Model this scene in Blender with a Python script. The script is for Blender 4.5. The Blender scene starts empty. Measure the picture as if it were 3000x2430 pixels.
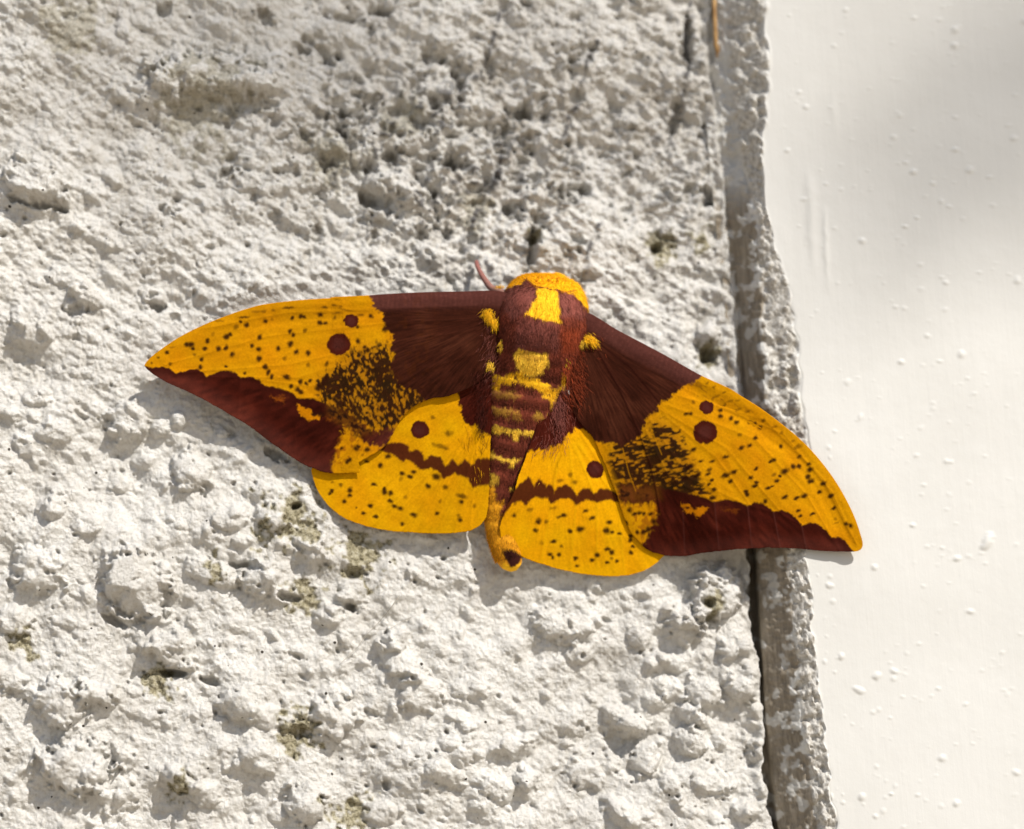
import bpy, math, random
import numpy as np
from mathutils import Vector, Matrix

S = bpy.context.scene
COL = S.collection
rng = np.random.default_rng(7)
random.seed(7)

# ------------------------------------------------------------------ camera
W0, H0 = 2143.0, 1736.0                     # pixel frame the photo was measured in
HFOV = math.radians(20.4)
FPX = W0 / 2 / math.tan(HFOV / 2)
DIST = 0.462
ZC = 1.5                                    # height of the picture centre above the ground
PITCH, YAW, ROLL = math.radians(7), math.radians(5), math.radians(4.1)
Dv = np.array([math.sin(YAW) * math.cos(PITCH), math.cos(YAW) * math.cos(PITCH), math.sin(PITCH)])
Rv = np.cross(Dv, [0, 0, 1]); Rv /= np.linalg.norm(Rv)
Uv = np.cross(Rv, Dv)
Uc = math.cos(ROLL) * Uv + math.sin(ROLL) * Rv
Rc = math.cos(ROLL) * Rv - math.sin(ROLL) * Uv
CAM = np.array([0, 0, ZC]) - Dv * DIST
cam = bpy.data.objects.new('camera', bpy.data.cameras.new('camera'))
COL.objects.link(cam)
m = Matrix(((Rc[0], Uc[0], -Dv[0], CAM[0]), (Rc[1], Uc[1], -Dv[1], CAM[1]), (Rc[2], Uc[2], -Dv[2], CAM[2]), (0, 0, 0, 1)))
cam.matrix_world = m
cam.data.sensor_fit = 'HORIZONTAL'
cam.data.angle = HFOV
cam.data.clip_start = 0.01
cam.data.clip_end = 500
cam.data.dof.use_dof = True
cam.data.dof.focus_distance = DIST - 0.011
cam.data.dof.aperture_fstop = 7.0
S.camera = cam
# ------------------------------------------------------------------ light
SUN = np.array([0.43, -0.61, 0.66]); SUN /= np.linalg.norm(SUN)
wd = bpy.data.worlds.new('World'); S.world = wd; wd.use_nodes = True
wn = wd.node_tree.nodes; wn.clear()
sky = wn.new('ShaderNodeTexSky'); sky.sky_type = 'NISHITA'; sky.sun_disc = False
sky.sun_elevation = math.asin(SUN[2]); sky.sun_rotation = math.atan2(SUN[0], SUN[1])
sky.air_density = 1.0; sky.dust_density = 1.5
bg = wn.new('ShaderNodeBackground'); bg.inputs[1].default_value = 0.095
wo = wn.new('ShaderNodeOutputWorld')
wd.node_tree.links.new(sky.outputs[0], bg.inputs[0]); wd.node_tree.links.new(bg.outputs[0], wo.inputs[0])
sun = bpy.data.objects.new('sun', bpy.data.lights.new('sun', 'SUN'))
COL.objects.link(sun)
sun.data.energy = 4.5; sun.data.angle = math.radians(0.53); sun.data.color = (1.0, 0.96, 0.90)
sun.rotation_euler = Vector(-SUN).to_track_quat('-Z', 'Y').to_euler()
sun.location = (1, -2, 4)
S.view_settings.view_transform = 'Standard'; S.view_settings.look = 'None'
S.view_settings.exposure = 0.24; S.view_settings.gamma = 1
S.view_settings.use_curve_mapping = False
S.cycles.max_bounces = 8

# ------------------------------------------------------------------ helpers
PX = DIST / FPX                             # metres per measured pixel on the wall


def at(px, py, h=0.0):
    """point h metres in front of the wall plane (y = -h) seen at pixel (px, py)"""
    px = np.asarray(px, float); py = np.asarray(py, float); h = np.asarray(h, float)
    a = (px - W0 / 2) / FPX; b = (H0 / 2 - py) / FPX
    d = Dv + a[..., None] * Rc + b[..., None] * Uc
    t = (-h - CAM[1]) / d[..., 1]
    return CAM + d * t[..., None]


def mat(name, build):
    mt = bpy.data.materials.new(name); mt.use_nodes = True
    nt = mt.node_tree; b = nt.nodes['Principled BSDF']
    build(nt, b)
    return mt


def nd(nt, t, **kw):
    n = nt.nodes.new(t)
    for k, v in kw.items():
        if k in n.inputs.keys(): n.inputs[k].default_value = v
        else: setattr(n, k, v)
    return n


def make(name, V, F, material, parent=None, origin=None, cols=None, smooth=True, tris=None, masks=None):
    """V (n,3) world positions, F (m,4) quads, tris (k,3)"""
    V = np.asarray(V, float)
    if origin is not None: V = V - np.asarray(origin)
    me = bpy.data.meshes.new(name)
    me.vertices.add(len(V)); me.vertices.foreach_set('co', V.ravel().astype(np.float32))
    parts = []; nq = 0 if F is None else len(F); nt_ = 0 if tris is None else len(tris)
    if nq: parts.append(np.asarray(F).ravel())
    if nt_: parts.append(np.asarray(tris).ravel())
    L = np.concatenate(parts).astype(np.int32)
    me.loops.add(len(L)); me.loops.foreach_set('vertex_index', L)
    starts = np.concatenate([np.arange(nq) * 4, nq * 4 + np.arange(nt_) * 3]).astype(np.int32)
    me.polygons.add(nq + nt_); me.polygons.foreach_set('loop_start', starts)
    me.polygons.foreach_set('use_smooth', np.full(nq + nt_, smooth))
    me.update(calc_edges=True); me.validate()
    if cols is not None:
        ca = me.color_attributes.new('Col', 'FLOAT_COLOR', 'POINT')
        c4 = np.ones((len(V), 4), np.float32); c4[:, :3] = cols
        ca.data.foreach_set('color', c4.ravel())
    if masks:
        for k, a in masks.items():
            at_ = me.attributes.new(k, 'FLOAT', 'POINT'); at_.data.foreach_set('value', np.asarray(a, np.float32).ravel())
    me.materials.append(material)
    o = bpy.data.objects.new(name, me); COL.objects.link(o)
    if parent is not None: o.parent = parent
    if parent is None and origin is not None: o.location = origin
    return o


def empty(name, loc):
    e = bpy.data.objects.new(name, None); COL.objects.link(e); e.location = loc
    e.empty_display_size = 0.01
    return e


def tag(o, label=None, cat=None, group=None, kind=None):
    if label: o['label'] = label
    if cat: o['category'] = cat
    if group: o['group'] = group
    if kind: o['kind'] = kind
    return o


def grid_faces(nr, nc, off=0, flip=False):
    i = np.arange(nr - 1)[:, None] * nc + np.arange(nc - 1)[None, :] + off
    f = np.stack([i, i + nc, i + nc + 1, i + 1], -1).reshape(-1, 4)
    return f[:, ::-1] if flip else f


def sstep(a, b, x):
    t = np.clip((x - a) / (b - a), 0, 1); return t * t * (3 - 2 * t)


def poly_sd(P, poly):
    """signed distance (positive inside)"""
    poly = np.asarray(poly, float); A = poly; B = np.roll(poly, -1, 0)
    d2 = np.full(len(P), 1e18); ins = np.zeros(len(P), bool)
    for a, b in zip(A, B):
        e = b - a; w = P - a; L = e @ e + 1e-12
        t = np.clip((w @ e) / L, 0, 1)
        q = w - t[:, None] * e; d2 = np.minimum(d2, (q * q).sum(1))
        c = ((a[1] <= P[:, 1]) & (P[:, 1] < b[1])) | ((b[1] <= P[:, 1]) & (P[:, 1] < a[1]))
        xi = a[0] + (P[:, 1] - a[1]) * e[0] / (e[1] if abs(e[1]) > 1e-9 else 1e-9)
        ins ^= c & (P[:, 0] < xi)
    d = np.sqrt(d2); return np.where(ins, d, -d)


def line_d(P, pts):
    pts = np.asarray(pts, float); d2 = np.full(len(P), 1e18)
    for a, b in zip(pts[:-1], pts[1:]):
        e = b - a; w = P - a; t = np.clip((w @ e) / (e @ e + 1e-9), 0, 1)
        q = w - t[:, None] * e; d2 = np.minimum(d2, (q * q).sum(1))
    return np.sqrt(d2)


def vnoise(x, y, sc, seed=0):
    """smooth value noise in -1..1"""
    x = np.asarray(x) / sc + 100.37 * (seed + 1); y = np.asarray(y) / sc + 57.91 * (seed + 1)
    xi = np.floor(x).astype(np.int64); yi = np.floor(y).astype(np.int64)
    fx = x - xi; fy = y - yi; fx = fx * fx * (3 - 2 * fx); fy = fy * fy * (3 - 2 * fy)
    def hsh(a, b):
        n = (a * 374761393 + b * 668265263 + seed * 974634777) & 0xFFFFFFFF
        n = ((n ^ (n >> 13)) * 1274126177) & 0xFFFFFFFF
        return ((n ^ (n >> 16)) & 0xFFFF) / 32767.5 - 1
    return (hsh(xi, yi) * (1 - fx) + hsh(xi + 1, yi) * fx) * (1 - fy) + (hsh(xi, yi + 1) * (1 - fx) + hsh(xi + 1, yi + 1) * fx) * fy


# zoom windows used for measuring: id -> (x0, y0, factor)
ZW = {1: (400, 820, 600), 2: (900, 820, 600), 3: (1350, 750, 500), 4: (1350, 1200, 500), 5: (1600, 900, 600),
      6: (2000, 1100, 600), 7: (850, 1200, 600), 8: (1400, 1200, 600)}


def Z(k, *pts):
    x0, y0, w = ZW[k]; f = 0.71433 * w / 1736
    return [(0.71433 * x0 + f * p[0], 0.71433 * y0 + f * p[1]) for p in pts]


def zs(k): return 0.71433 * ZW[k][2] / 1736


def resample(pts, n):
    """Catmull-Rom through pts, n points by arc length"""
    p = np.asarray(pts, float); q = np.vstack([2 * p[0] - p[1], p, 2 * p[-1] - p[-2]])
    out = []
    for i in range(1, len(q) - 2):
        t = np.linspace(0, 1, 12, endpoint=False)[:, None]
        a, b, c, d = q[i - 1], q[i], q[i + 1], q[i + 2]
        out.append(0.5 * ((2 * b) + (c - a) * t + (2 * a - 5 * b + 4 * c - d) * t ** 2 + (3 * b - a - 3 * c + d) * t ** 3))
    out.append(p[-1:]); o = np.vstack(out)
    s = np.r_[0, np.cumsum(np.hypot(*np.diff(o, axis=0).T))]
    u = np.linspace(0, s[-1], n)
    return np.stack([np.interp(u, s, o[:, k]) for k in range(o.shape[1])], 1)


def tps(ctrl):
    c = np.asarray(ctrl, float); X = c[:, :2] / 500; n = len(c)
    def k(r): return np.where(r > 0, r * r * np.log(r + 1e-12), 0)
    K = k(np.hypot(X[:, None, 0] - X[None, :, 0], X[:, None, 1] - X[None, :, 1])) + np.eye(n) * 0.004
    P = np.c_[np.ones(n), X]
    A = np.zeros((n + 3, n + 3)); A[:n, :n] = K; A[:n, n:] = P; A[n:, :n] = P.T
    w = np.linalg.solve(A, np.r_[c[:, 2], 0, 0, 0])
    def f(px, py):
        x = np.asarray(px) / 500; y = np.asarray(py) / 500; r = w[n] + w[n + 1] * x + w[n + 2] * y
        for i in range(n): r = r + w[i] * k(np.hypot(x - X[i, 0], y - X[i, 1]))
        return r
    return f


# ------------------------------------------------------------------ noise fields on a measured-pixel lattice
GS = 2.3
GX0, GY0 = -160.0, -160.0
GNX, GNY = 1120, 896                        # covers x -160..2416, y -160..1900
_fx = np.fft.fftfreq(GNX, GS)[None, :]; _fy = np.fft.fftfreq(GNY, GS)[:, None]


def fnoise(seed, lam, rolloff=2.0, ang=0.0, ratio=1.0, band=False):
    r = np.random.default_rng(seed).standard_normal((GNY, GNX))
    c, s = math.cos(ang), math.sin(ang)
    fu = (_fx * c + _fy * s) * ratio; fv = -_fx * s + _fy * c
    f = np.hypot(fu, fv) * lam
    flt = np.exp(-(np.log(f + 1e-6)) ** 2 / 0.35) if band else 1 / (1 + f ** 2) ** (rolloff / 2)
    o = np.real(np.fft.ifft2(np.fft.fft2(r) * flt)); o -= o.mean()
    return o / o.std()


def look(field, px, py):
    x = np.clip((np.asarray(px) - GX0) / GS, 0, GNX - 1.001); y = np.clip((np.asarray(py) - GY0) / GS, 0, GNY - 1.001)
    xi = x.astype(int); yi = y.astype(int); fx = x - xi; fy = y - yi
    return (field[yi, xi] * (1 - fx) + field[yi, xi + 1] * fx) * (1 - fy) + (field[yi + 1, xi] * (1 - fx) + field[yi + 1, xi + 1] * fx) * fy


GX, GY = np.meshgrid(GX0 + GS * np.arange(GNX), GY0 + GS * np.arange(GNY))
N_wob = fnoise(11, 30, 4.6)
N_wob2 = fnoise(12, 15, 3.4)
N_fine = fnoise(13, 7, 2.2)
N_mid = fnoise(14, 45, 3.4)
N_big = fnoise(15, 300, 4)
N_b180 = fnoise(16, 130, 3.6)
N_streak = fnoise(17, 24, 3.2, math.radians(28), 2.6)
N_streak2 = fnoise(18, 70, 4.2, math.radians(28), 2.2)
N_blk = fnoise(19, 22, band=True)

# edge polylines of the trim board as functions of y (measured pixels)
ky = [-200, 0, 150, 220, 330, 450, 620, 780, 900, 1160, 1300, 1500, 1736, 1950]
kc = [1484, 1496, 1498, 1503, 1512, 1524, 1543, 1552, 1562, 1584, 1592, 1604, 1630, 1650]
ks = [1500, 1512, 1514, 1522, 1545, 1575, 1592, 1600, 1612, 1641, 1658, 1682, 1702, 1716]
kt = [1590, 1604, 1606, 1606, 1602, 1606, 1652, 1672, 1690, 1698, 1706, 1722, 1748, 1766]
kg = [4, 6, 6, 4, 2, 2, 2, 2, 2, 20, 18, 6, 12, 8]


def gapf(y): return np.interp(y, [-200, 0, 160, 230, 1090, 1150, 1240, 1330, 1380, 1540, 1580, 1690, 1740, 1950], [5, 6, 6, 2, 2, 20, 24, 16, 4, 3, 15, 15, 4, 4]) * (0.8 + 0.22 * vnoise(y, 0 * y, 75, 77) + 0.15 * vnoise(y, 0 * y, 17, 78))
def xc(y): return np.interp(y, ky, kc)
def xs(y): return np.interp(y, ky, ks) + (8 * vnoise(y, 0 * y, 70, 5) + 5 * vnoise(y, 0 * y, 26, 6)) * sstep(250, 500, y)
def xt(y): return np.interp(y, ky, kt) + 9 * vnoise(y, 0 * y, 60, 7) + 5 * vnoise(y, 0 * y, 24, 8)
def xe(y): return xc(y) - gapf(y) + 5 * vnoise(y, 0 * y, 90, 9) + 2.6 * vnoise(y + 9 * vnoise(y, 0 * y, 50, 15), 0 * y, 27, 10) + 2.0 * vnoise(y, 0 * y, 11, 11) + 1.3 * vnoise(y, 0 * y, 5.5, 12)
kd = [-30, -30, -26, -14, -6, -6, -6, -6, -10, -90, -90, -30, -70, -40]


# ------------------------------------------------------------------ moth outlines (also used to keep the wall clear under it)
LF_lead = Z(2, (1760, 130), (1600, 94), (1300, 100), (1000, 106), (700, 120), (500, 134), (200, 148)) + \
    Z(1, (1736, 150), (1400, 172), (1100, 206), (950, 242), (800, 292), (600, 370), (400, 466), (250, 560), (130, 650), (78, 705), (66, 730))
LF_trail = Z(2, (1760, 560), (1560, 780), (1400, 900), (1200, 985), (1030, 1015), (880, 1090), (775, 1215), (715, 1330), (640, 1430), (520, 1502), (400, 1570), (290, 1618)) + \
    Z(1, (1900, 1632), (1760, 1642), (1650, 1637), (1550, 1617), (1400, 1560), (1250, 1460), (1100, 1350), (950, 1240), (800, 1150), (650, 1060), (480, 970), (330, 905), (200, 840), (100, 768), (66, 730))
RF_lead = Z(5, (250, 90), (350, 52), (430, 86), (600, 192), (800, 298), (1000, 404), (1200, 518), (1330, 588), (1500, 665)) + \
    Z(6, (420, 125), (500, 178), (650, 272), (800, 382), (950, 502), (1080, 625), (1200, 765), (1300, 905), (1390, 1060), (1460, 1210), (1508, 1350), (1527, 1430), (1512, 1475), (1480, 1492))
RF_trail = Z(5, (100, 420), (190, 700), (240, 900), (310, 1010), (395, 1105), (460, 1240), (540, 1440), (602, 1600)) + \
    Z(8, (1200, 790), (1245, 930), (1295, 1030), (1335, 1090), (1385, 1142), (1440, 1185), (1510, 1218), (1600, 1240), (1736, 1245)) + \
    Z(6, (100, 1520), (250, 1497), (400, 1480), (550, 1470), (700, 1462), (850, 1464), (1000, 1472), (1150, 1485), (1300, 1494), (1430, 1496), (1480, 1492))
LH_lead = [(1065, 780), (960, 790), (850, 835), (740, 915), (665, 965), (651, 985)]
LH_trail = [(1065, 780), (1036, 850), (1027, 920), (1025, 970)] + Z(7, (1690, 560), (1686, 640), (1683, 760), (1680, 830), (1660, 910), (1612, 980), (1530, 1025), (1420, 1045), (1250, 1052), (1050, 1045), (850, 1030), (680, 1000), (520, 950), (400, 882), (300, 790), (230, 680), (190, 570), (178, 517))
RH_lead = [(1150, 800), (1235, 860), (1310, 965), (1370, 1070), (1412, 1140), (1420, 1150)]
RH_trail = [(1150, 800), (1120, 900), (1088, 990)] + Z(8, (290, 740), (240, 830), (198, 950), (185, 1020), (200, 1100), (260, 1175), (360, 1240), (500, 1300), (700, 1356), (900, 1395), (1100, 1413), (1250, 1409), (1400, 1370), (1500, 1315), (1590, 1235), (1660, 1200), (1700, 1186))
MM = 0.001
hLH = tps([(1050, 790, 7.2), (1026, 950, 6.4), (1015, 1080, 4.6), (870, 1115, 2.3), (740, 1080, 1.9), (655, 990, 1.9), (840, 930, 4.2), (930, 880, 5.6), (850, 850, 5.2)])
hRH = tps([(1160, 830, 7.8), (1120, 900, 8.2), (1095, 970, 7.6), (1072, 1040, 6.6), (1055, 1100, 5.3), (1150, 1170, 2.5), (1280, 1205, 1.5), (1385, 1160, 1.8), (1260, 960, 5.8), (1300, 1060, 4.4)])
over = lambda f, pts, e: [(x, y, float(f(np.array(x), np.array(y))) + e) for x, y in pts]
hLF = tps([(1040, 620, 8.5), (1040, 760, 8.6), (900, 640, 8.0), (750, 640, 6.9), (850, 780, 7.0), (520, 660, 5.4), (305, 765, 4.3), (450, 870, 4.0), (560, 930, 3.4)] + over(hLH, [(676, 992), (710, 985), (740, 970), (770, 955), (805, 935), (825, 905), (850, 865), (900, 830)], 0.7))
hRF = tps([(1220, 680, 8.6), (1330, 720, 9.2), (1470, 790, 10.0), (1600, 850, 10.4), (1690, 920, 10.3), (1770, 1030, 9.4), (1800, 1150, 8.6), (1640, 1145, 8.0), (1500, 1150, 5.6), (1450, 1000, 8.0)] + over(hRH, [(1215, 890), (1255, 940), (1278, 1000), (1296, 1050), (1318, 1100), (1345, 1135), (1390, 1158)], 0.45))
MOTH = np.array(LF_lead[::-1][:-1] + RF_lead + RF_trail[::-1][:20] + RH_trail[::-1][2:-8] + LH_trail[3:-1] + LF_trail[12:], float)

# ------------------------------------------------------------------ rough stucco height field (measured pixels)
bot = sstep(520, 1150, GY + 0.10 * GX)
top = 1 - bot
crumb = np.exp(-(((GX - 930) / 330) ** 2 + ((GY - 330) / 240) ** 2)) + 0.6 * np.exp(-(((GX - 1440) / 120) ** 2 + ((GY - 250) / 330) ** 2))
H = 9 * N_big + 5.5 * N_b180 * (0.6 + 0.4 * bot)
H += top * (2.6 * N_streak + 5.0 * N_streak2) + bot * (3.0 * N_mid + 0.8 * N_streak)
H += crumb * (4.5 * N_mid + 5.0 * N_wob + 2.4 * N_wob2 - 3 * np.abs(N_wob))
H += 0.75 * N_fine + (1.0 + 0.5 * top) * N_wob2


def stamp(cx, cy, rx, ry, hgt, ang=0.0, wob=0.22, p=2.0, q=0.6, mode='add'):
    R = max(rx, ry) * 1.5
    i0 = max(0, int((cx - R - GX0) / GS)); i1 = min(GNX, int((cx + R - GX0) / GS) + 2)
    j0 = max(0, int((cy - R - GY0) / GS)); j1 = min(GNY, int((cy + R - GY0) / GS) + 2)
    if i1 <= i0 or j1 <= j0: return
    x = GX[j0:j1, i0:i1] - cx; y = GY[j0:j1, i0:i1] - cy
    c, s = math.cos(ang), math.sin(ang)
    d = np.hypot((x * c + y * s) / rx, (-x * s + y * c) / ry)
    d = d + wob * (0.55 * N_wob[j0:j1, i0:i1] + 0.55 * N_wob2[j0:j1, i0:i1]) * np.clip(d, 0, 1)
    f = np.clip(1 - np.clip(d, 0, 1) ** p, 0, 1) ** q
    H[j0:j1, i0:i1] += hgt * f


# lumps that can be made out one by one: x, y, rx, ry, height, angle(deg)
LUMPS = [(72, 382, 74, 42, 40, 24), (440, 160, 140, 44, 30, 6), (380, 175, 70, 40, 16, 20), (500, 190, 60, 30, 12, 0), (330, 190, 48, 40, 16, 20), (560, 175, 60, 26, 14, 0), (700, 60, 50, 26, 12, 10),
         (180, 620, 40, 22, 20, 30), (60, 700, 46, 26, 18, 10), (140, 580, 48, 24, 14, 20), (320, 620, 30, 18, 16, 20),
         (830, 395, 62, 36, 34, 18), (788, 440, 26, 20, 20, 0), (700, 320, 50, 26, 14, 20), (500, 375, 60, 24, 14, 18), (850, 290, 40, 30, 14, 0), (1310, 250, 44, 16, 14, 14),
         (940, 420, 36, 26, 16, 30), (1000, 300, 40, 24, 12, 0), (1405, 480, 24, 22, 16, 0), (1480, 700, 26, 26, 22, 0), (1475, 640, 20, 16, 10, 0),
         (270, 885, 44, 40, 26, 0), (332, 898, 22, 20, 16, 0), (374, 880, 18, 16, 14, 0), (262, 915, 30, 24, 10, 30), (402, 985, 46, 40, 30, 30), (300, 965, 26, 18, 12, 0),
         (120, 905, 40, 26, 16, 0), (75, 830, 34, 22, 14, 0), (110, 1060, 32, 28, 18, 0), (180, 1100, 34, 24, 14, 0), (250, 1010, 26, 18, 12, 20),
         (285, 1225, 78, 70, 34, 40), (250, 1195, 40, 50, 14, 0), (360, 1360, 52, 40, 30, 30), (330, 1330, 60, 40, 14, 0), (548, 1208, 44, 40, 34, 20), (590, 1245, 30, 20, 14, 0),
         (440, 1200, 60, 24, 18, 20), (80, 1195, 60, 44, 22, 30), (30, 1300, 40, 34, 22, 0), (20, 1420, 40, 26, 18, 20),
         (130, 1470, 60, 54, 32, 30), (205, 1455, 44, 20, 16, 0), (160, 1605, 78, 68, 40, 30), (230, 1650, 60, 44, 16, 40), (380, 1630, 46, 26, 24, 35), (430, 1660, 34, 30, 20, 0),
         (640, 1680, 42, 46, 30, -30), (500, 1478, 44, 30, 26, 20), (560, 1500, 30, 24, 12, 0), (700, 1500, 50, 44, 24, 30), (540, 1590, 50, 34, 20, 10), (260, 1580, 34, 22, 14, 60),
         (830, 1385, 60, 28, 20, 42), (880, 1450, 50, 46, 22, 40), (980, 1440, 40, 24, 12, 0), (1160, 1310, 52, 30, 24, 35), (1215, 1370, 30, 22, 14, 0), (1340, 1335, 26, 24, 16, 0), (1215, 1310, 26, 24, 14, 0),
         (1372, 1385, 24, 22, 18, 0), (1310, 1505, 56, 26, 26, 20), (1352, 1585, 34, 42, 28, 30), (1450, 1548, 36, 30, 28, 20), (1500, 1245, 54, 62, 42, 20), (1490, 1200, 40, 30, 16, 0),
         (1455, 1290, 34, 34, 14, 0), (1523, 1362, 20, 24, 22, 0), (1548, 1440, 34, 28, 26, 20), (1470, 1450, 44, 32, 20, 30), (1400, 1440, 40, 24, 12, 20), (1420, 1290, 44, 26, 14, 30),
         (1590, 1570, 26, 24, 20, 0), (1560, 1700, 30, 22, 20, 20), (1480, 1640, 40, 24, 14, 20), (1230, 1620, 44, 30, 14, 20), (1080, 1560, 36, 24, 14, 0), (1040, 1650, 40, 28, 14, 20), (930, 1620, 44, 28, 14, 30),
         (800, 1700, 40, 26, 16, 0), (1300, 1700, 44, 28, 14, 30), (690, 1290, 36, 26, 18, 0), (740, 1240, 36, 28, 16, 0), (650, 1130, 34, 26, 16, 10), (480, 1090, 36, 26, 18, 0), (540, 1030, 30, 20, 12, 0)]
for x, y, rx, ry, h, a in LUMPS:
    stamp(x, y, rx, ry, h * 1.22, math.radians(a), 0.18, 2.8, 0.58)
# unnamed lumps, grains and pits
r = np.random.default_rng(21)
n = 0
while n < 620:
    x = r.uniform(-150, 1650); y = r.uniform(-150, 1890)
    lower = float(sstep(480, 1100, np.array(y + 0.1 * x)))
    if r.uniform() > 0.42 + 0.58 * lower: continue
    s = min(34, 6.5 * math.exp(r.normal(0.35, 0.55))); a = math.radians(r.normal(30, 30))
    stamp(x, y, s * r.uniform(1.0, 1.7), s * r.uniform(0.75, 1.0), s * r.uniform(0.4, 1.05), a, 0.26, 2.4, 0.7); n += 1
for k in range(3600):
    x = r.uniform(-150, 1650); y = r.uniform(-150, 1890); s = r.uniform(3.0, 6.5)
    stamp(x, y, s * r.uniform(1, 1.4), s, s * r.uniform(0.25, 0.6), math.radians(r.normal(30, 35)), 0.25, 2, 0.8)
for k in range(120):
    x = r.uniform(-100, 1600); y = r.uniform(-100, 1850); s = r.uniform(4, 9)
    stamp(x, y, s * r.uniform(1, 2.2), s, -s * r.uniform(1.0, 2.6), math.radians(r.normal(25, 25)), 0.5, 2, 0.8)
for k in range(200):
    x = r.normal(960, 250); y = r.normal(330, 150); s = r.uniform(5, 14)
    stamp(x, y, s * r.uniform(1, 2.0), s, -s * r.uniform(0.9, 2.2), math.radians(r.normal(25, 35)), 0.6, 2, 0.8)
# deep named pits and dark ledges
for x, y, rx, ry, d, a in [(75, 425, 52, 13, -22, 14), (790, 425, 34, 16, -26, 20), (1112, 525, 13, 46, -36, 8), (1122, 490, 12, 18, -20, 0), (355, 1408, 34, 9, -26, 5), (440, 1425, 20, 7, -18, 10), (700, 335, 34, 18, -16, -20),
                           (600, 1250, 24, 9, -24, 15), (520, 1185, 30, 10, -18, 10), (735, 1270, 18, 12, -24, 0), (235, 1300, 34, 10, -16, 30), (575, 950, 28, 14, -26, 20), (620, 1060, 14, 9, -22, 0), (935, 490, 12, 14, -24, 0), (1075, 430, 26, 12, -18, -25),
                           (345, 20, 20, 12, -14, 0), (550, 38, 26, 12, -16, 20), (800, 20, 24, 12, -14, 0), (715, 35, 30, 14, -14, 10), (155, 650, 26, 18, -14, 0), (330, 640, 24, 10, -18, 20), (1485, 745, 18, 18, -26, 0), (1375, 518, 12, 14, -22, 30),
                           (1440, 85, 12, 48, -26, 0), (1415, 250, 10, 34, -18, 20), (1490, 410, 16, 28, -24, -50), (1290, 1555, 22, 30, -10, -20), (625, 1530, 24, 16, -14, 20), (740, 1200, 22, 12, -16, 0), (1480, 1265, 14, 10, -16, 20)]:
    stamp(x, y, rx, ry, d * 1.8, math.radians(a), 0.35, 2.4, 0.7)
for k in range(420):
    x = r.uniform(-100, 1600); y = r.uniform(-100, 1850); s = r.uniform(2.4, 4.2)
    stamp(x, y, s * r.uniform(1, 1.6), s, -s * r.uniform(2.5, 5.0), r.uniform(0, 3), 0.2, 2, 0.6)
# hair cracks running down the upper half
P2 = np.stack([GX.ravel(), GY.ravel()], 1)
soot = np.zeros(GNX * GNY)
for pts, wd_, dp in [([(1046, 30), (1030, 90), (1006, 150), (995, 165)], 6, 14), ([(1248, 92), (1225, 150), (1200, 215), (1185, 270), (1168, 312)], 5, 14), ([(1052, 320), (1030, 390), (1006, 440), (985, 490), (975, 525)], 8, 16),
                     ([(1255, 470), (1240, 505), (1228, 545), (1226, 570)], 5, 14), ([(1448, -60), (1438, 60), (1440, 140), (1436, 185), (1410, 262), (1404, 300)], 5, 16), ([(1090, 280), (1060, 330), (1045, 372)], 4, 10)]:
    pts = np.array(pts); b0 = pts.min(0) - 20; b1 = pts.max(0) + 20
    sel = np.all((P2 > b0) & (P2 < b1), 1)
    d = line_d(P2[sel] + 3.5 * np.stack([N_wob.ravel()[sel], N_wob2.ravel()[sel]], 1), pts)
    soot[sel] = np.maximum(soot[sel], np.exp(-(d / (wd_ * 0.95)) ** 4) * np.clip(0.75 + 0.5 * N_wob2.ravel()[sel], 0, 1))
    H.ravel()[sel] -= 2.6 * dp * np.exp(-(d / (wd_ * 1.15)) ** 2) * (0.75 + 0.25 * N_wob.ravel()[sel])
H -= np.median(H)
soot = np.maximum(soot.reshape(GNY, GNX), 0.85 * sstep(0.9, 1.7, N_wob2 + 0.5 * N_wob) * np.clip(crumb * 1.2, 0, 1))
# clear room under the moth
clear = np.zeros(GNX * GNY); near = (GX.ravel() > 200) & (GX.ravel() < 1900) & (GY.ravel() > 480) & (GY.ravel() < 1300)
clear[near] = sstep(-34, 4, poly_sd(P2[near], MOTH)); clear = clear.reshape(GNY, GNX)
cap = 13.0
H = H * (1 - clear) + clear * np.minimum(H * 0.5, cap)
H = np.clip(H, -85, 60)
# bare sand where paint is missing; the weaker upper patches paint in brown shadow
sand_shade = np.zeros((GNY, GNX))
for x, y, rr in [(605, 1090, 55), (750, 1165, 55), (335, 1432, 34), (625, 1530, 44), (1485, 1262, 24), (1480, 745, 26), (1385, 520, 30), (1122, 488, 16), (730, 1690, 44), (450, 1200, 26), (50, 1345, 26), (640, 1255, 34), (380, 1640, 26), (700, 330, 60), (1000, 430, 40), (850, 250, 50), (150, 60, 60), (430, 215, 90), (1470, 500, 26)]:
    d = np.hypot(GX - x, GY - y) / rr
    sand_shade = np.maximum(sand_shade, sstep(0.45, 0.9, (1.55 - d) + 0.28 * N_wob + 0.28 * N_wob2) * (0.55 if y < 460 else 1.0))
H -= 3.5 * sand_shade * (1 + 0.5 * N_blk)

# mesh of the stucco
rows = np.arange(-150, 1888, 2.35)
ncol = 745
f = np.linspace(0, 1, ncol) ** 0.97
ye = rows
XE = xe(ye)
PXg = -150 + f[None, :] * (XE[:, None] + 150); PYg = np.repeat(ye[:, None], ncol, 1)
Hg = look(H, PXg, PYg)
dist_e = XE[:, None] - PXg
gapw = gapf(ye)[:, None]
Hg = Hg * sstep(0, 26, dist_e) + np.interp(ye, ky, kd)[:, None] * 1.1 * (1 - sstep(0, 6 + 0.15 * gapw, dist_e)) + 6 * np.exp(-((dist_e - 20) / 16) ** 2) * (look(N_wob, PXg, PYg))
WALLX0, WALLX1 = -1.6, 0.75


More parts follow.
